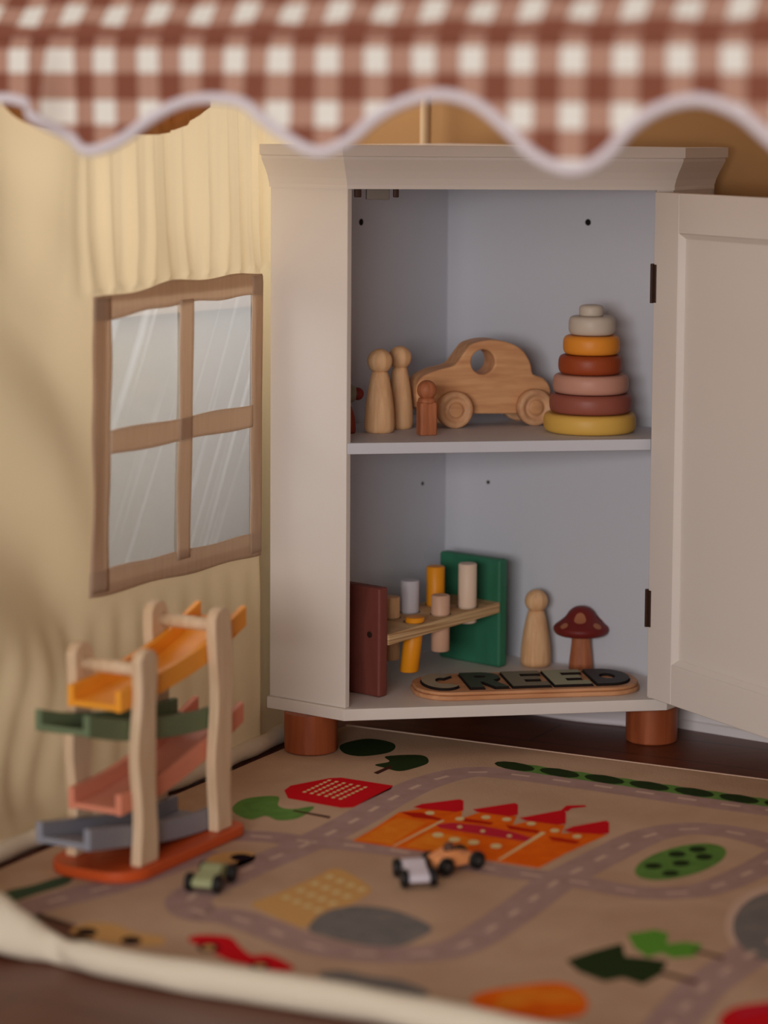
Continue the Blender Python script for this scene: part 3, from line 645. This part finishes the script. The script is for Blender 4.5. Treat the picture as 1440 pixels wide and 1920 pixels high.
# ---------------------------------------------------------------- corner cabinet
HB, HT, HC, S1, S2 = 0.0593, 0.0756, 0.783, 0.439, 0.4236
Wc, q = 0.42, 0.093; RX = 0.238
TH = 0.012
def cabinet():
    o = thing('corner_cabinet', 'white corner cabinet with open door, crown top and round brown legs', 'cabinet', (0, 0.15, 0)); org = Vector((0, 0.15, 0))
    def add(name, bm, m='paint', par=None, bevel=0.0012, lab=None, smooth=False): return obj(name, bm, M[m], par or o, bevel=bevel, org=org, label=lab, smooth=smooth)
    FL = Vector((-0.21, 0, 0)); SL = Vector((-0.303, 0.093, 0)); FR = Vector((RX, 0, 0)); SR = Vector((RX+0.078, 0.078, 0))
    # inner back faces: y = x+0.396 and x+y = 0.390
    BCi = Vector((-0.003, 0.393, 0))
    LW = Vector((SL.x+0.001, SL.x+0.001+0.396, 0)); RW = Vector((SR.x-0.003, 0.390-SR.x+0.003, 0))
    nl = Vector((-1, 1, 0)).normalized(); nr = Vector((1, 1, 0)).normalized()
    def panel(a, b, n, th, z0, z1):
        bm = B(); P = [a, b, b+n*th, a+n*th]; return prism(bm, [(p.x, p.y) for p in P], XY, z0, z1)
    add('side_panel', panel(SL, FL, Vector((1, 1, 0)).normalized(), 0.010, HT, HC), lab='narrow angled front panel on the left side')
    add('side_panel', panel(FR, SR, Vector((-1, 1, 0)).normalized(), 0.010, HT, HC))
    Pw = [SL+F2*.001, BCi, BCi+nl*.01, SL+F2*.06+nl*.01]; bm = B(); prism(bm, [(p.x, p.y) for p in Pw], XY, HT, HC); bpl = add('back_panel', bm, 'inside', bevel=0)
    bpr = add('back_panel', panel(BCi, RW, nr, 0.010, HT, HC), 'inside', bevel=0)
    # stile behind the door
    bm = B(); box(bm, 0.216, RX-0.001, 0.0005, 0.012, HT, HC); add('front_stile', bm)
    def plan(e, back=0.0):
        c = math.tan(math.radians(22.5))*e
        return [(SL.x-e*.7071-(-0.0), SL.y-e*.7071), (FL.x-c, -e), (FR.x+c, -e), (SR.x+e*.7071, SR.y-e*.7071), (SR.x+e*.7, 0.402-SR.x-e*.7 if False else SR.y+0.004), (0.0, 0.403), (SL.x+0.003, SL.y+0.012)]
    bm = B(); prism(bm, plan(0.006), XY, HB, HT); add('base_board', bm, lab='flat bottom board carrying the toys')
    # shelf
    bm = B(); prism(bm, [(-0.208, 0.0015), (0.2135, 0.0015), (0.216, 0.013), (0.226, 0.014), (0.2900, 0.0905), (-0.004, 0.3855), (-0.2875, 0.0985)], XY, S2, S1); add('shelf', bm, 'inside')
    bm = B(); prism(bm, plan(0.0), XY, HC, HC+0.012); add('top_panel', bm)
    # crown moulding: lofted profile around left side, front, right side
    prof = [(0.0, HC-0.002), (0.003, HC-0.002), (0.003, HC+0.003), (0.006, HC+0.012), (0.011, HC+0.022), (0.016, HC+0.030), (0.020, HC+0.037), (0.020, HC+0.041), (0.024, HC+0.042), (0.024, HC+0.056), (0.0, HC+0.056)]
    bm = B(); R = []
    for e, z in prof:
        pl = plan(e)[:4]; R.append([bm.verts.new((x, y, z)) for x, y in pl])
    n = len(R)
    for j in range(n):
        A = R[j]; C = R[(j+1) % n]
        for i in range(3): bm.faces.new((A[i], A[i+1], C[i+1], C[i]))
    bm.faces.new([r[0] for r in R]); bm.faces.new([r[3] for r in R][::-1])
    obj('crown_moulding', bm, M['paint'], o, org=org, label='stepped crown moulding around the top')
    bm = B(); prism(bm, plan(0.0), XY, HC+0.044, HC+0.055); add('crown_top', bm, bevel=0)
    # legs
    for i, (x, y) in enumerate(((-0.2490, 0.062), (0.238, 0.066), (0.0, 0.31))):
        bm = B(); lathe(bm, [(0.0345, 0.0045 if i == 0 else 0.0002), (0.0365, 0.006 if i == 0 else 0.002), (0.0368, 0.03), (0.0368, HB)], 48, lambda a, b, c, x=x, y=y: (a+x, b+y, c))
        obj('leg', bm, M['leg'], o, smooth=False, bevel=0.0006, org=org, label='round reddish brown leg')
    # pin holes
    def hole(p, n, r=0.0042):
        bm = B(); t = n.cross(Z).normalized()
        lathe(bm, [(r, 0), (r, 0.0006)], 16, lambda a, b, c: Vector(p)+t*a+Z*b-n*c); obj('pin_hole', bm, M['hole'], o, org=org)
    for p, r in (((0.1715, 0.2185, 0.728), .0048), ((0.052, 0.338, 0.334), .0028)): hole(p, nr, r)
    for p, r in (((-0.157, 0.2390, 0.727), .0048), ((-0.045, 0.351, 0.497), .0028), ((-0.046, 0.350, 0.332), .0028)): hole(p, nl, r)
    # magnetic catch under the top
    bm = B(); box(bm, -0.181, -0.150, 0.020, 0.034, HC-0.017, HC); add('magnetic_catch', bm, 'catch', lab='small grey catch under the cabinet top')
    bm = B(); box(bm, -0.197, -0.188, 0.022, 0.032, HC-0.014, HC); box(bm, -0.144, -0.137, 0.022, 0.032, HC-0.014, HC); add('catch_screw', bm, 'hinge')
    # door, hinged on the right and opened towards the viewer
    da = 1.222; dd = Vector((math.cos(da), -math.sin(da), 0)); nn = Vector((math.sin(da), math.cos(da), 0))   # nn: away from inner face
    h = Vector((0.2105, -0.0075, 0)); DZ0, DZ1, DW = 0.0797, 0.7785, 0.438; ST = 0.057
    def slab(a0, a1, z0, z1, d0, d1):
        bm = B(); vs = []
        return prism(bm, [(a0, z0), (a1, z0), (a1, z1), (a0, z1)], lambda a, z, d: h+dd*a+Z*z+nn*d, d0, d1)
    bm = slab(0, DW, DZ0, DZ1, 0.009, 0.017)
    door = add('door', bm, lab='open white door with a recessed inner panel')
    def dadd(name, bm, m='paint', bevel=0.0016, lab=None): 
        x = obj(name, bm, M[m], door, bevel=bevel, org=org, label=lab); return x
    dadd('stile', slab(0, ST, DZ0, DZ1, 0, 0.0095)); dadd('stile', slab(DW-ST, DW, DZ0, DZ1, 0, 0.0095))
    dadd('rail', slab(ST, DW-ST, DZ1-0.054, DZ1, 0, 0.0095)); dadd('rail', slab(ST, DW-ST, DZ0, DZ0+0.056, 0, 0.0095))
    # sloping moulding round the panel
    bm = B(); a0, a1, z0, z1 = ST, DW-ST, DZ0+0.056, DZ1-0.054
    o1 = [(a0, z0), (a1, z0), (a1, z1), (a0, z1)]; o2 = [(a0+.007, z0+.007), (a1-.007, z0+.007), (a1-.007, z1-.007), (a0+.007, z1-.007)]
    v1 = [bm.verts.new(h+dd*a+Z*z+nn*0.001) for a, z in o1]; v2 = [bm.verts.new(h+dd*a+Z*z+nn*0.0075) for a, z in o2]; v3 = [bm.verts.new(h+dd*a+Z*z+nn*0.0092) for a, z in o2]; v0 = [bm.verts.new(h+dd*a+Z*z+nn*0.0092) for a, z in o1]
    for i in range(4):
        j = (i+1) % 4; bm.faces.new((v1[i], v1[j], v2[j], v2[i])); bm.faces.new((v2[i], v2[j], v3[j], v3[i])); bm.faces.new((v0[i], v0[j], v1[j], v1[i]))
    dadd('panel_moulding', bm, bevel=0)
    for z0, z1 in ((0.628, 0.680), (0.1790, 0.2300)):
        bm = B(); prism(bm, [(-0.0035, z0), (0.007, z0), (0.007, z1), (-0.0035, z1)], lambda a, z, d: h+dd*a+Z*z+nn*d, -0.0018, 0.004); tube(bm, [h+dd*-0.003+Z*(z0-.001)+nn*0.0, h+dd*-0.003+Z*(z1+.001)+nn*0.0], 0.0028, 10)
        obj('hinge', bm, M['hinge'], door, org=org, bevel=0.0005, label='dark bronze hinge leaf')
cabinet()

# ---------------------------------------------------------------- toys on the upper shelf
def peg_doll(name, label, loc, r, hgt, m, rotz=0, group=None, hr=None, neck=0.45, tilt=0):
    hr = hr or r*0.78
    o = thing(name, label, 'wooden doll', loc, rotz, group)
    if tilt: o.rotation_euler = (0, tilt, rotz)
    hb = hgt-2*hr+hr*0.22
    prof = [(r*0.80, 0), (r*0.92, hgt*0.012), (r*0.99, hgt*0.05), (r, hgt*0.12), (r*0.96, hb*0.35), (r*0.84, hb*0.6), (r*0.66, hb*0.85), (r*neck*1.2, hb*0.97), (r*neck, hb)]
    bm = B(); lathe(bm, prof, 40); obj('body', bm, m, o, smooth=True)
    bm = B(); bmesh.ops.create_uvsphere(bm, u_segments=32, v_segments=20, radius=hr); bmesh.ops.translate(bm, verts=bm.verts, vec=(0, 0, hgt-hr)); obj('head', bm, m, o, smooth=True)
    return o
peg_doll('peg_doll', 'tall round-headed beech peg doll at the front left of the upper shelf', (-0.147, 0.118, S1), 0.0215, 0.117, M['beech'], hr=0.0175)
peg_doll('peg_doll', 'second beech peg doll half hidden behind the tall front one', (-0.112, 0.160, S1), 0.0190, 0.117, M['beech'], hr=0.0165)
def small_doll():
    o = thing('peg_doll', 'short square-bodied reddish wooden doll in front of the toy car', 'wooden doll', (-0.0865, 0.082, S1), 0.15)
    bm = B(); prism(bm, rrect(-0.0125, 0.0125, -0.011, 0.011, 0.004, 4), XY, 0, 0.046); obj('body', bm, M['redwood'], o, bevel=0.002)
    bm = B(); lathe(bm, [(0.0115, 0.044), (0.0128, 0.047), (0.0115, 0.051), (0.006, 0.053)], 28); obj('collar', bm, M['redwood'], o, smooth=True)
    bm = B(); bmesh.ops.create_uvsphere(bm, u_segments=28, v_segments=16, radius=0.0138); bmesh.ops.translate(bm, verts=bm.verts, vec=(0, 0, 0.0625)); obj('head', bm, M['redwood'], o, smooth=True)
small_doll()
def half_toy():
    o = thing('painted_toy', 'painted wooden toy with grey green ball and red tip at the shelf edge', 'wooden toy', (-0.199, 0.118, S1), 0)
    bm = B(); lathe(bm, [(0.017, 0), (0.0185, 0.003), (0.0175, 0.02), (0.013, 0.036), (0.009, 0.042)], 32); obj('body', bm, mat('dull_red_toy', S(150, 62, 52), 0.5), o, smooth=True)
    bm = B(); bmesh.ops.create_uvsphere(bm, u_segments=28, v_segments=16, radius=0.0175); bmesh.ops.scale(bm, verts=bm.verts, vec=(1.15, 1, .85)); bmesh.ops.translate(bm, verts=bm.verts, vec=(0.002, 0, 0.055)); obj('ball', bm, mat('grey_green_toy', S(130, 132, 120), 0.5), o, smooth=True)
    bm = B(); bmesh.ops.create_uvsphere(bm, u_segments=20, v_segments=12, radius=0.009); bmesh.ops.translate(bm, verts=bm.verts, vec=(0.0205, -0.002, 0.0545)); obj('tip', bm, M['mushred'], o, smooth=True)
half_toy()

def toy_car():
    d = Vector((0.987, 0.16, 0)); p0 = Vector((-0.035, 0.158, 0)); n = Vector((0.16, -0.987, 0))
    px = [(783, 742), (784, 727), (794, 709), (819, 696), (852, 687), (866, 672), (877, 657), (890, 645), (923, 638), (957, 643), (983, 657), (998, 681), (1003, 702), (1022, 710), (1034, 725), (1036, 745), (1030, 770), (1012, 777), (873, 777), (800, 777), (786, 765)]
    P = []
    for x, y in px:
        X = onp(x, y, p0+n*0.0, n); P.append(((X-p0).dot(d), X.z-S1))
    o = thing('toy_car', 'natural wooden toy car with round window on the upper shelf', 'toy car', (p0.x, p0.y, S1), math.atan2(d.y, d.x))
    TW = 0.046
    c = catmull([Vector((a, b, 0)) for a, b in P[:17]], 4)
    out = [(v.x, v.y) for v in c]+[P[17], P[18], P[19], P[20]]
    # window hole through the body
    hx, hz, hr = 0.0465, 0.531-S1, 0.0178
    me = bpy.data.meshes.new('tmp')
    cu = bpy.data.curves.new('car_outline', 'CURVE'); cu.dimensions = '2D'; cu.fill_mode = 'BOTH'; cu.extrude = (TW-0.006)/2; cu.bevel_depth = 0.003; cu.bevel_resolution = 2; cu.offset = -0.003
    def spl(pts):
        s = cu.splines.new('POLY'); s.points.add(len(pts)-1)
        for i, (a, b) in enumerate(pts): s.points[i].co = (a, b, 0, 1)
        s.use_cyclic_u = True
    spl(out); spl([(hx+hr*math.cos(-2*PI*k/36), hz+hr*1.0*math.sin(-2*PI*k/36)) for k in range(36)])
    ob = curve_mesh('body', cu, M['carwood'], o)
    for v in ob.data.vertices: v.co = (v.co.x, v.co.z+0.006+TW/2, v.co.y)
    WR = 0.0262
    for wx in (0.0, 0.1215):
        for side in (0, 1):
            yc = -0.006 if side == 0 else TW+0.006
            ya, yb = (-0.0135, 0.004) if side == 0 else (TW+0.008, TW+0.0255)
            bm = B(); f = lambda a, b, c, wx=wx: (a+wx, c, b+WR)
            prof = [(0.004, ya+0.003), (0.012, ya+0.003), (0.0132, ya+0.0045), (0.0155, ya+0.0045), (0.018, ya+0.0015), (0.021, ya), (WR-0.002, ya+0.0008), (WR, ya+0.003), (WR, yb-0.002), (WR-0.002, yb)] if side == 0 else [(WR-0.002, ya), (WR, ya+0.002), (WR, yb-0.002), (WR-0.003, yb)]
            lathe(bm, prof, 40, f); w = obj('wheel', bm, M['wheelwood'], o, smooth=False, bevel=0)
            for p_ in w.data.polygons: p_.use_smooth = len(p_.vertices) == 4
            if side == 0:
                bm = B(); lathe(bm, [(0.0085, ya+0.0005), (0.0105, ya+0.0015), (0.0115, ya+0.004)], 28, f); h_ = obj('axle_cap', bm, M['carwood'], w, smooth=True)
                h_.parent = w
def curve_mesh(name, cu, m, parent):
    ob = bpy.data.objects.new(name+'_c', cu); COL.objects.link(ob); bpy.context.view_layer.update()
    dg = bpy.context.evaluated_depsgraph_get(); me = bpy.data.meshes.new_from_object(ob.evaluated_get(dg))
    bpy.data.objects.remove(ob); me.name = name; me.materials.clear(); me.materials.append(m)
    for p in me.polygons: p.use_smooth = False
    n = bpy.data.objects.new(name, me); COL.objects.link(n); n.parent = parent; return n
toy_car()

def ring_stack():
    cx, cy = 0.1495, 0.0985
    o = thing('ring_stacker', 'stacking tower of six coloured wooden rings at the right of the shelf', 'stacking toy', (cx, cy, S1))
    data = [(0.0655, 'r1', 'ochre yellow bottom ring'), (0.0585, 'r2', 'brick red ring'), (0.0535, 'r3', 'dusty pink ring'), (0.0450, 'r4', 'rust brown ring'), (0.0402, 'r5', 'orange ring'), (0.0333, 'r6', 'grey beige top ring')]
    z = 0.0
    jit = [(0, 0), (.001, 0), (.001, .001), (-.0005, 0), (.001, 0), (.0015, 0)]
    for (r, m, lab), (jx, jy) in zip(data, jit):
        h = 0.0272; prof = []
        n = 12; e = 0.010
        for k in range(n+1):
            a = -PI/2+PI*k/n; sg = 1 if math.sin(a) > 0 else -1; prof.append((r-e+e*max(0, math.cos(a))**.62, h/2+(h/2-0.0002)*sg*abs(math.sin(a))**.75))
        bm = B(); lathe(bm, [(0.012, 0.0002)]+prof+[(0.012, h-0.0002)], 64, lambda x, y, zz, z=z, jx=jx, jy=jy: (x+jx, y+jy, zz+z)); obj('ring', bm, M[m], o, smooth=True, label=lab); z += h
    bm = B(); lathe(bm, [(0.0165, z), (0.0172, z+0.002), (0.0172, z+0.011), (0.0150, z+0.0142), (0.010, z+0.0155)], 40); obj('peg_cap', bm, M['r6'], o, smooth=True)
ring_stack()

# ---------------------------------------------------------------- toys on the bottom board
def hammer_bench():
    a = Vector((0.77, 0.64, 0)).normalized(); b0 = Vector((-0.155, 0.055, 0))
    rz = math.atan2(a.y, a.x)
    o = thing('hammer_bench', 'pounding bench toy with brown and green end boards and pegs', 'pounding toy', (b0.x, b0.y, HT), rz)
    # local x along the bench, local y away from the viewer's side (towards far edge)
    def board(x0, x1, m, lab, wy):
        bm = B(); box(bm, x0, x1, -0.000, wy, 0.0, 0.154 if x0 < 0.1 else 0.160); return obj('end_board', bm, M[m], o, bevel=0.004, seg=3, label=lab)
    br = board(0.0, 0.0185, 'brownred', 'brown red end board with screw', 0.100)
    board(0.264, 0.283, 'green', 'dark green end board', 0.116)
    bm = B(); f = lambda x, y, z: (-z, y+0.018, x+0.087); lathe(bm, [(0.0042, -0.001), (0.0046, 0.0006), (0.003, 0.001)], 18, f); obj('screw', bm, M['hinge'], br, smooth=False)
    # plank, tilted slightly
    zA, zB = 0.0795, 0.0905
    bm = B()
    y0, y1 = -0.001, 0.092; th = 0.0155
    v = [bm.verts.new(c) for c in ((0.0185, y0, zA-th+.0075), (0.2625, y0, zB-th+.0075), (0.2625, y1, zB-th+.0075), (0.0185, y1, zA-th+.0075), (0.0185, y0, zA+.0075), (0.2625, y0, zB+.0075), (0.2625, y1, zB+.0075), (0.0185, y1, zA+.0075))]
    for fc in ((0, 3, 2, 1), (4, 5, 6, 7), (0, 1, 5, 4), (1, 2, 6, 5), (2, 3, 7, 6), (3, 0, 4, 7)): bm.faces.new([v[i] for i in fc])
    # stop short of the green board except the near lip, as in the toy
    for vv in v:
        if vv.co.x > 0.2: vv.co.x = 0.2635
    pl = obj('plank', bm, M['ply'], o, bevel=0.0008, label='slanting plywood plank with six peg holes')
    pegs = [(0.096, 0.020, 0.0975, 0.021, 'orange', 'orange peg hammered low'), (0.154, 0.020, 0.1215, 0.040, 'pinkwood', None), (0.212, 0.018, 0.160, 0.073, 'cream', 'tall cream peg'),
            (0.098, 0.066, 0.121, 0.03, 'beech', None), (0.140, 0.066, 0.139, 0.06, 'greywhite', 'grey white peg'), (0.197, 0.066, 0.152, 0.06, 'orange', 'tall orange peg at the back')]
    for x, y, zt, zb, m, lab in pegs:
        r = 0.0135; tilt = -0.010 if m == 'orange' and y < 0.03 else 0
        bm = B(); lathe(bm, [(r-0.0015, zb), (r, zb+0.0015), (r, zt-0.0015), (r-0.0015, zt)], 32, lambda a_, b_, c_, x=x, y=y, t=tilt: (a_+x+t*(0.08-c_)/0.06*1.0, b_+y, c_))
        pg = obj('peg', bm, M[m], o, label=lab)
        for p_ in pg.data.polygons: p_.use_smooth = len(p_.vertices) == 4
        if lab == 'orange peg hammered low' or m == 'pinkwood':
            pass
        # dark ring of the hole around the peg
        zp = zA+(zB-zA)*(x-.0185)/.225+.0077
        bm = B(); lathe(bm, [(r+0.0002, zp), (r+0.0016, zp)], 32, lambda a_, b_, c_, x=x, y=y: (a_+x, b_+y, c_), cap=False); obj('peg_hole', bm, M['hole'], pl)
hammer_bench()

peg_doll('peg_doll', 'round-headed beech peg doll on the bottom board beside the mushroom', (0.1055, 0.2350, HT), 0.0228, 0.1135, M['beech'], hr=0.0172)
def mushroom():
    o = thing('toy_mushroom', 'wooden mushroom with spotted dark red cap on the bottom board', 'wooden mushroom', (0.1655, 0.2000, HT))
    bm = B(); lathe(bm, [(0.0160, 0), (0.0178, 0.001), (0.0172, 0.012), (0.0145, 0.036), (0.0135, 0.052), (0.0130, 0.060)], 36); obj('stem', bm, M['redwood'], o, smooth=True)
    cap = [(0.012, 0.053), (0.030, 0.0515), (0.0375, 0.0535), (0.0408, 0.059), (0.0395, 0.0645), (0.032, 0.0705), (0.0235, 0.078), (0.018, 0.086), (0.011, 0.0915), (0.004, 0.0935)]
    prof = [(v.x, v.y) for v in catmull([Vector((a, b, 0)) for a, b in cap], 4)]
    bm = B(); lathe(bm, prof, 48); cp = obj('cap', bm, M['mushred'], o, smooth=True)
    # spots: discs bent onto the cap
    def rad_z(r):
        up_ = [p for p in prof if p[1] >= 0.060]
        for (r1, z1), (r2, z2) in zip(up_, up_[1:]):
            if r2 <= r <= r1: return z1+(z2-z1)*(r1-r)/max(1e-6, r1-r2)
        return up_[0][1]
    for ang, rr, sz in ((-108, 0.0235, 0.0085), (-62, 0.0345, 0.0065), (-148, 0.0350, 0.0062), (-10, 0.027, 0.007), (80, 0.026, 0.008)):
        A = math.radians(ang); bm = B(); c = Vector((rr*math.cos(A), rr*math.sin(A)))
        vs = []
        center = None
        rings = []
        for k in range(5):
            ring = []
            for t in range(18):
                p = c + Vector((math.cos(A), math.sin(A)))*math.cos(2*PI*t/18)*sz*.72*k/4 + Vector((-math.sin(A), math.cos(A)))*math.sin(2*PI*t/18)*sz*k/4
                r_ = min(p.length, 0.0402); pn = p.normalized()*(r_+0.0005); ring.append(bm.verts.new((pn.x, pn.y, rad_z(r_)+0.0006)))
                if k == 0: break
            rings.append(ring)
        for t in range(18): bm.faces.new((rings[0][0], rings[1][t], rings[1][(t+1) % 18]))
        for R1, R2 in zip(rings[1:], rings[2:]):
            for t in range(18): bm.faces.new((R1[t], R2[t], R2[(t+1) % 18], R1[(t+1) % 18]))
        obj('spot', bm, M['mushspot'], cp, smooth=True)
mushroom()

def name_puzzle():
    o = thing('name_puzzle', 'wooden name puzzle board reading CREED on the cabinet bottom', 'puzzle', (0.058, 0.084, HT), 0.0)
    Lx, Ly = 0.162, 0.062
    bm = B(); prism(bm, rrect(-Lx, Lx, -Ly, Ly, 0.052, 12), XY, 0, 0.0068); obj('board', bm, M['puzzle'], o, bevel=0.002)
    bm = B(); prism(bm, rrect(-Lx+.002, Lx-.002, -Ly+.002, Ly-.002, 0.050, 12), XY, 0.0066, 0.0118); obj('board', bm, M['puzzle'], o, bevel=0.002)
    def arc(cx, cy, rx, ry, a0, a1, n=14): return [(cx+rx*math.cos(math.radians(a0+(a1-a0)*k/n)), cy+ry*math.sin(math.radians(a0+(a1-a0)*k/n))) for k in range(n+1)]
    w, hh = 0.027, 0.047
    Lc = [arc(0, 0, w, hh, 42, 318, 24)+arc(0.002, 0, w*.36, hh*.42, 300, 60, 12)]
    Rl = [[(-w, -hh), (-w, hh)]+arc(-0.001, hh*.42, w*1.0, hh*.58, 90, -60, 12)+[(w, -hh), (w*.30, -hh), (-w*.12, -hh*.28), (-w*.28, -hh*.28), (-w*.28, -hh)], arc(-.002, hh*.42, w*.34, hh*.17, 0, -330, 10)]
    El = [[(-w, -hh), (-w, hh), (w, hh), (w, hh*.60), (-w*.15, hh*.60), (-w*.15, hh*.26), (w*.75, hh*.26), (w*.75, -hh*.16), (-w*.15, -hh*.16), (-w*.15, -hh*.50), (w, -hh*.50), (w, -hh)]]
    Dl = [[(-w, -hh), (-w, hh)]+arc(-w*.2, 0, w*1.25, hh, 90, -90, 18), arc(-w*.08, 0, w*.42, hh*.36, 0, -330, 12)]
    for ch, x, lm in ((Lc, -0.121, 'lgreige'), (Rl, -0.060, 'lgreen'), (El, 0.000, 'lolive'), (El, 0.0595, 'lsage'), (Dl, 0.1205, 'lslate')):
        nm = {'lgreige': 'greige letter C', 'lgreen': 'dark green letter R', 'lolive': 'olive grey letter E', 'lsage': 'light sage letter E', 'lslate': 'slate grey letter D'}[lm]
        for z, dep, off, mm, name in ((0.01185, 0.0004, 0.0016, 'gap', 'letter_slot'), (0.0137, 0.0017, 0.0, lm, 'letter')):
            cu = bpy.data.curves.new('l', 'CURVE'); cu.dimensions = '2D'; cu.fill_mode = 'BOTH'; cu.extrude = dep; cu.offset = off
            if name == 'letter': cu.bevel_depth = 0.0; 
            for pts in ch:
                s = cu.splines.new('POLY'); s.points.add(len(pts)-1)
                for i, (a, b) in enumerate(pts): s.points[i].co = (a+x, b, 0, 1)
                s.use_cyclic_u = True
            ob = curve_mesh(name, cu, M[mm], o)
            for v in ob.data.vertices: v.co.z += z
            if name == 'letter':
                ob['label'] = nm
                # shadow on the letter sides, painted in with the dark slot colour
                ob.data.materials.append(M['gap'])
                for p in ob.data.polygons:
                    if abs(p.normal.z) < 0.5: p.material_index = 1
name_puzzle()

# ---------------------------------------------------------------- race ramp toy
def ramp_toy():
    A0 = Vector((-0.512, -0.493, MZ+0.0008)); Ld = Vector((0.606, 0.795, 0)).normalized(); rz = math.atan2(Ld.y, Ld.x)
    o = thing('race_ramp_toy', 'wooden zigzag car ramp tower with four coloured ramps', 'ramp toy', A0, rz)
    # local: x along the tower, +y to the far left side (n = -y)
    bm = B(); prism(bm, rrect(-0.052, 0.205, -0.016, 0.112, 0.018, 8)[:9]+rrect(-0.052, 0.205, -0.016, 0.112, 0.044, 10)[11:33]+rrect(-0.052, 0.205, -0.016, 0.112, 0.018, 8)[27:], XY, 0, 0.013); obj('base_plate', bm, M['terra'], o, bevel=0.002, label='terracotta base plate')
    def post(x, y, h, ph):
        n = 28; L_ = []; R_ = []
        for i in range(n+1):
            t = i/n; z = 0.013+(h-0.013)*t; c = 0.0026*math.sin(t*2*PI*1.3+ph); w = 0.0175+0.0014*math.sin(t*2*PI*1.9+ph+1)
            L_.append((x+c-w, z)); R_.append((x+c+w, z))
        top = [(x+0.0026*math.sin(2*PI*1.3+ph)+0.0172*math.cos(a), h-0.002+0.0135*math.sin(a)) for a in [PI*k/10 for k in range(1, 10)]]
        pts = R_+top+L_[::-1]
        bm = B(); prism(bm, pts, lambda a, b, hh: (a, hh, b), y-0.007, y+0.007); return obj('post', bm, M['beech_pale'], o, bevel=0.0022, seg=3)
    post(0.000, 0.000, 0.252, 0.3); post(0.000, 0.0905, 0.252, 0.3); post(0.163, 0.000, 0.274, 2.6); post(0.163, 0.0905, 0.274, 2.6)
    for x, z in ((0.004, 0.238), (0.166, 0.262)):
        bm = B(); tube(bm, [(x, 0.007, z), (x, 0.045, z), (x, 0.0835, z)], 0.0082, 20); obj('crossbar', bm, M['beech_pale'], o, smooth=True)
    def ramp(pts, m, lab):
        c = catmull([Vector((a, b, 0)) for a, b in pts], 8)
        ya, yb = 0.0082, 0.0822; rw = 0.0085; hr = 0.024
        def strip(y0, y1, z0, z1, name, par):
            bm = B(); R = []
            for p in c: R.append([bm.verts.new((p.x, yy, p.y+zz)) for yy, zz in ((y0, z0), (y1, z0), (y1, z1), (y0, z1))])
            for P, Q in zip(R, R[1:]):
                for k in range(4): bm.faces.new((P[k], P[(k+1) % 4], Q[(k+1) % 4], Q[k]))
            bm.faces.new(R[0]); bm.faces.new(R[-1][::-1])
            return obj(name, bm, m, par, bevel=0.0012)
        b = strip(ya+rw, yb-rw, 0, 0.007, 'ramp', o); b['label'] = lab
        strip(ya, ya+rw, -0.001, hr, 'side_rail', b); strip(yb-rw, yb, -0.001, hr, 'side_rail', b)
        return b
    ramp([(-0.034, 0.196), (0.05, 0.203), (0.15, 0.220), (0.238, 0.250)], M['rampy'], 'yellow orange top ramp')
    ramp([(-0.096, 0.181), (-0.03, 0.163), (0.05, 0.149), (0.12, 0.141), (0.185, 0.138)], M['rampg'], 'sage green ramp')
    ramp([(-0.034, 0.076), (0.05, 0.082), (0.14, 0.101), (0.232, 0.131)], M['rampp'], 'dusty pink ramp')
    ramp([(-0.096, 0.051), (-0.03, 0.039), (0.05, 0.025), (0.13, 0.0165), (0.185, 0.0155)], M['rampb'], 'blue grey bottom ramp')
ramp_toy()

# ---------------------------------------------------------------- little racing cars
def race_car(label, loc, ang, m, wb=0.046, open_top=False, name='toy_racer'):
    """local x is the car's axis"""
    o = thing(name, label, 'toy car', (loc[0], loc[1], MZ+0.0008), ang, 'small wooden racing cars on the mat')
    wr = 0.0105; L = wb/2+0.007
    prof = [(-L, 0.006), (L, 0.006), (L+0.002, 0.010), (L-0.001, 0.015), (L-0.012, 0.0185), (0.006, 0.0195), (0.001, 0.0235), (-0.008, 0.025), (-0.017, 0.0215), (-L+0.001, 0.019), (-L-0.001, 0.012)]
    c = prof
    bm = B(); prism(bm, c, lambda a, b, h: (a, h, b), -0.0125, 0.0125); body = obj('body', bm, m, o, bevel=0.003, seg=3)
    if open_top:
        bm = B(); lathe(bm, [(0.0065, 0.023), (0.007, 0.027), (0.0055, 0.031), (0.002, 0.033)], 20, lambda x, y, z: (x-0.006, y, z)); obj('driver_peg', bm, M['helmet'], o, smooth=True)
    for sx in (-1, 1):
        for sy in (-1, 1):
            bm = B(); f = lambda a, b, h, sx=sx, sy=sy: (a+sx*wb/2, sy*(0.0132+h), b+wr)
            lathe(bm, [(wr-0.001, 0.0), (wr, 0.001), (wr, 0.0062), (wr-0.0012, 0.0074), (0.0055, 0.0074), (0.005, 0.0066)], 28, f); w = obj('wheel', bm, M['black'], o, smooth=False)
            for p_ in w.data.polygons: p_.use_smooth = len(p_.vertices) == 4
            bm = B(); lathe(bm, [(0.0045, 0.0064), (0.0035, 0.0082)], 16, f); obj('hub_cap', bm, M['hub'], w)
    return o
race_car('sage green wooden racing car parked alone beside the ramp tower', (-0.4400, -0.5500), math.atan2(-0.87, -0.42), M['cargreen'])
race_car('lilac white wooden racing car touching the apricot one', (-0.2075, -0.5660), math.radians(-88), M['carwhite'], wb=0.044)
race_car('apricot wooden racing car with a driver peg beside the white one', (-0.1560, -0.5250), math.radians(28), M['carorange'], open_top=True)
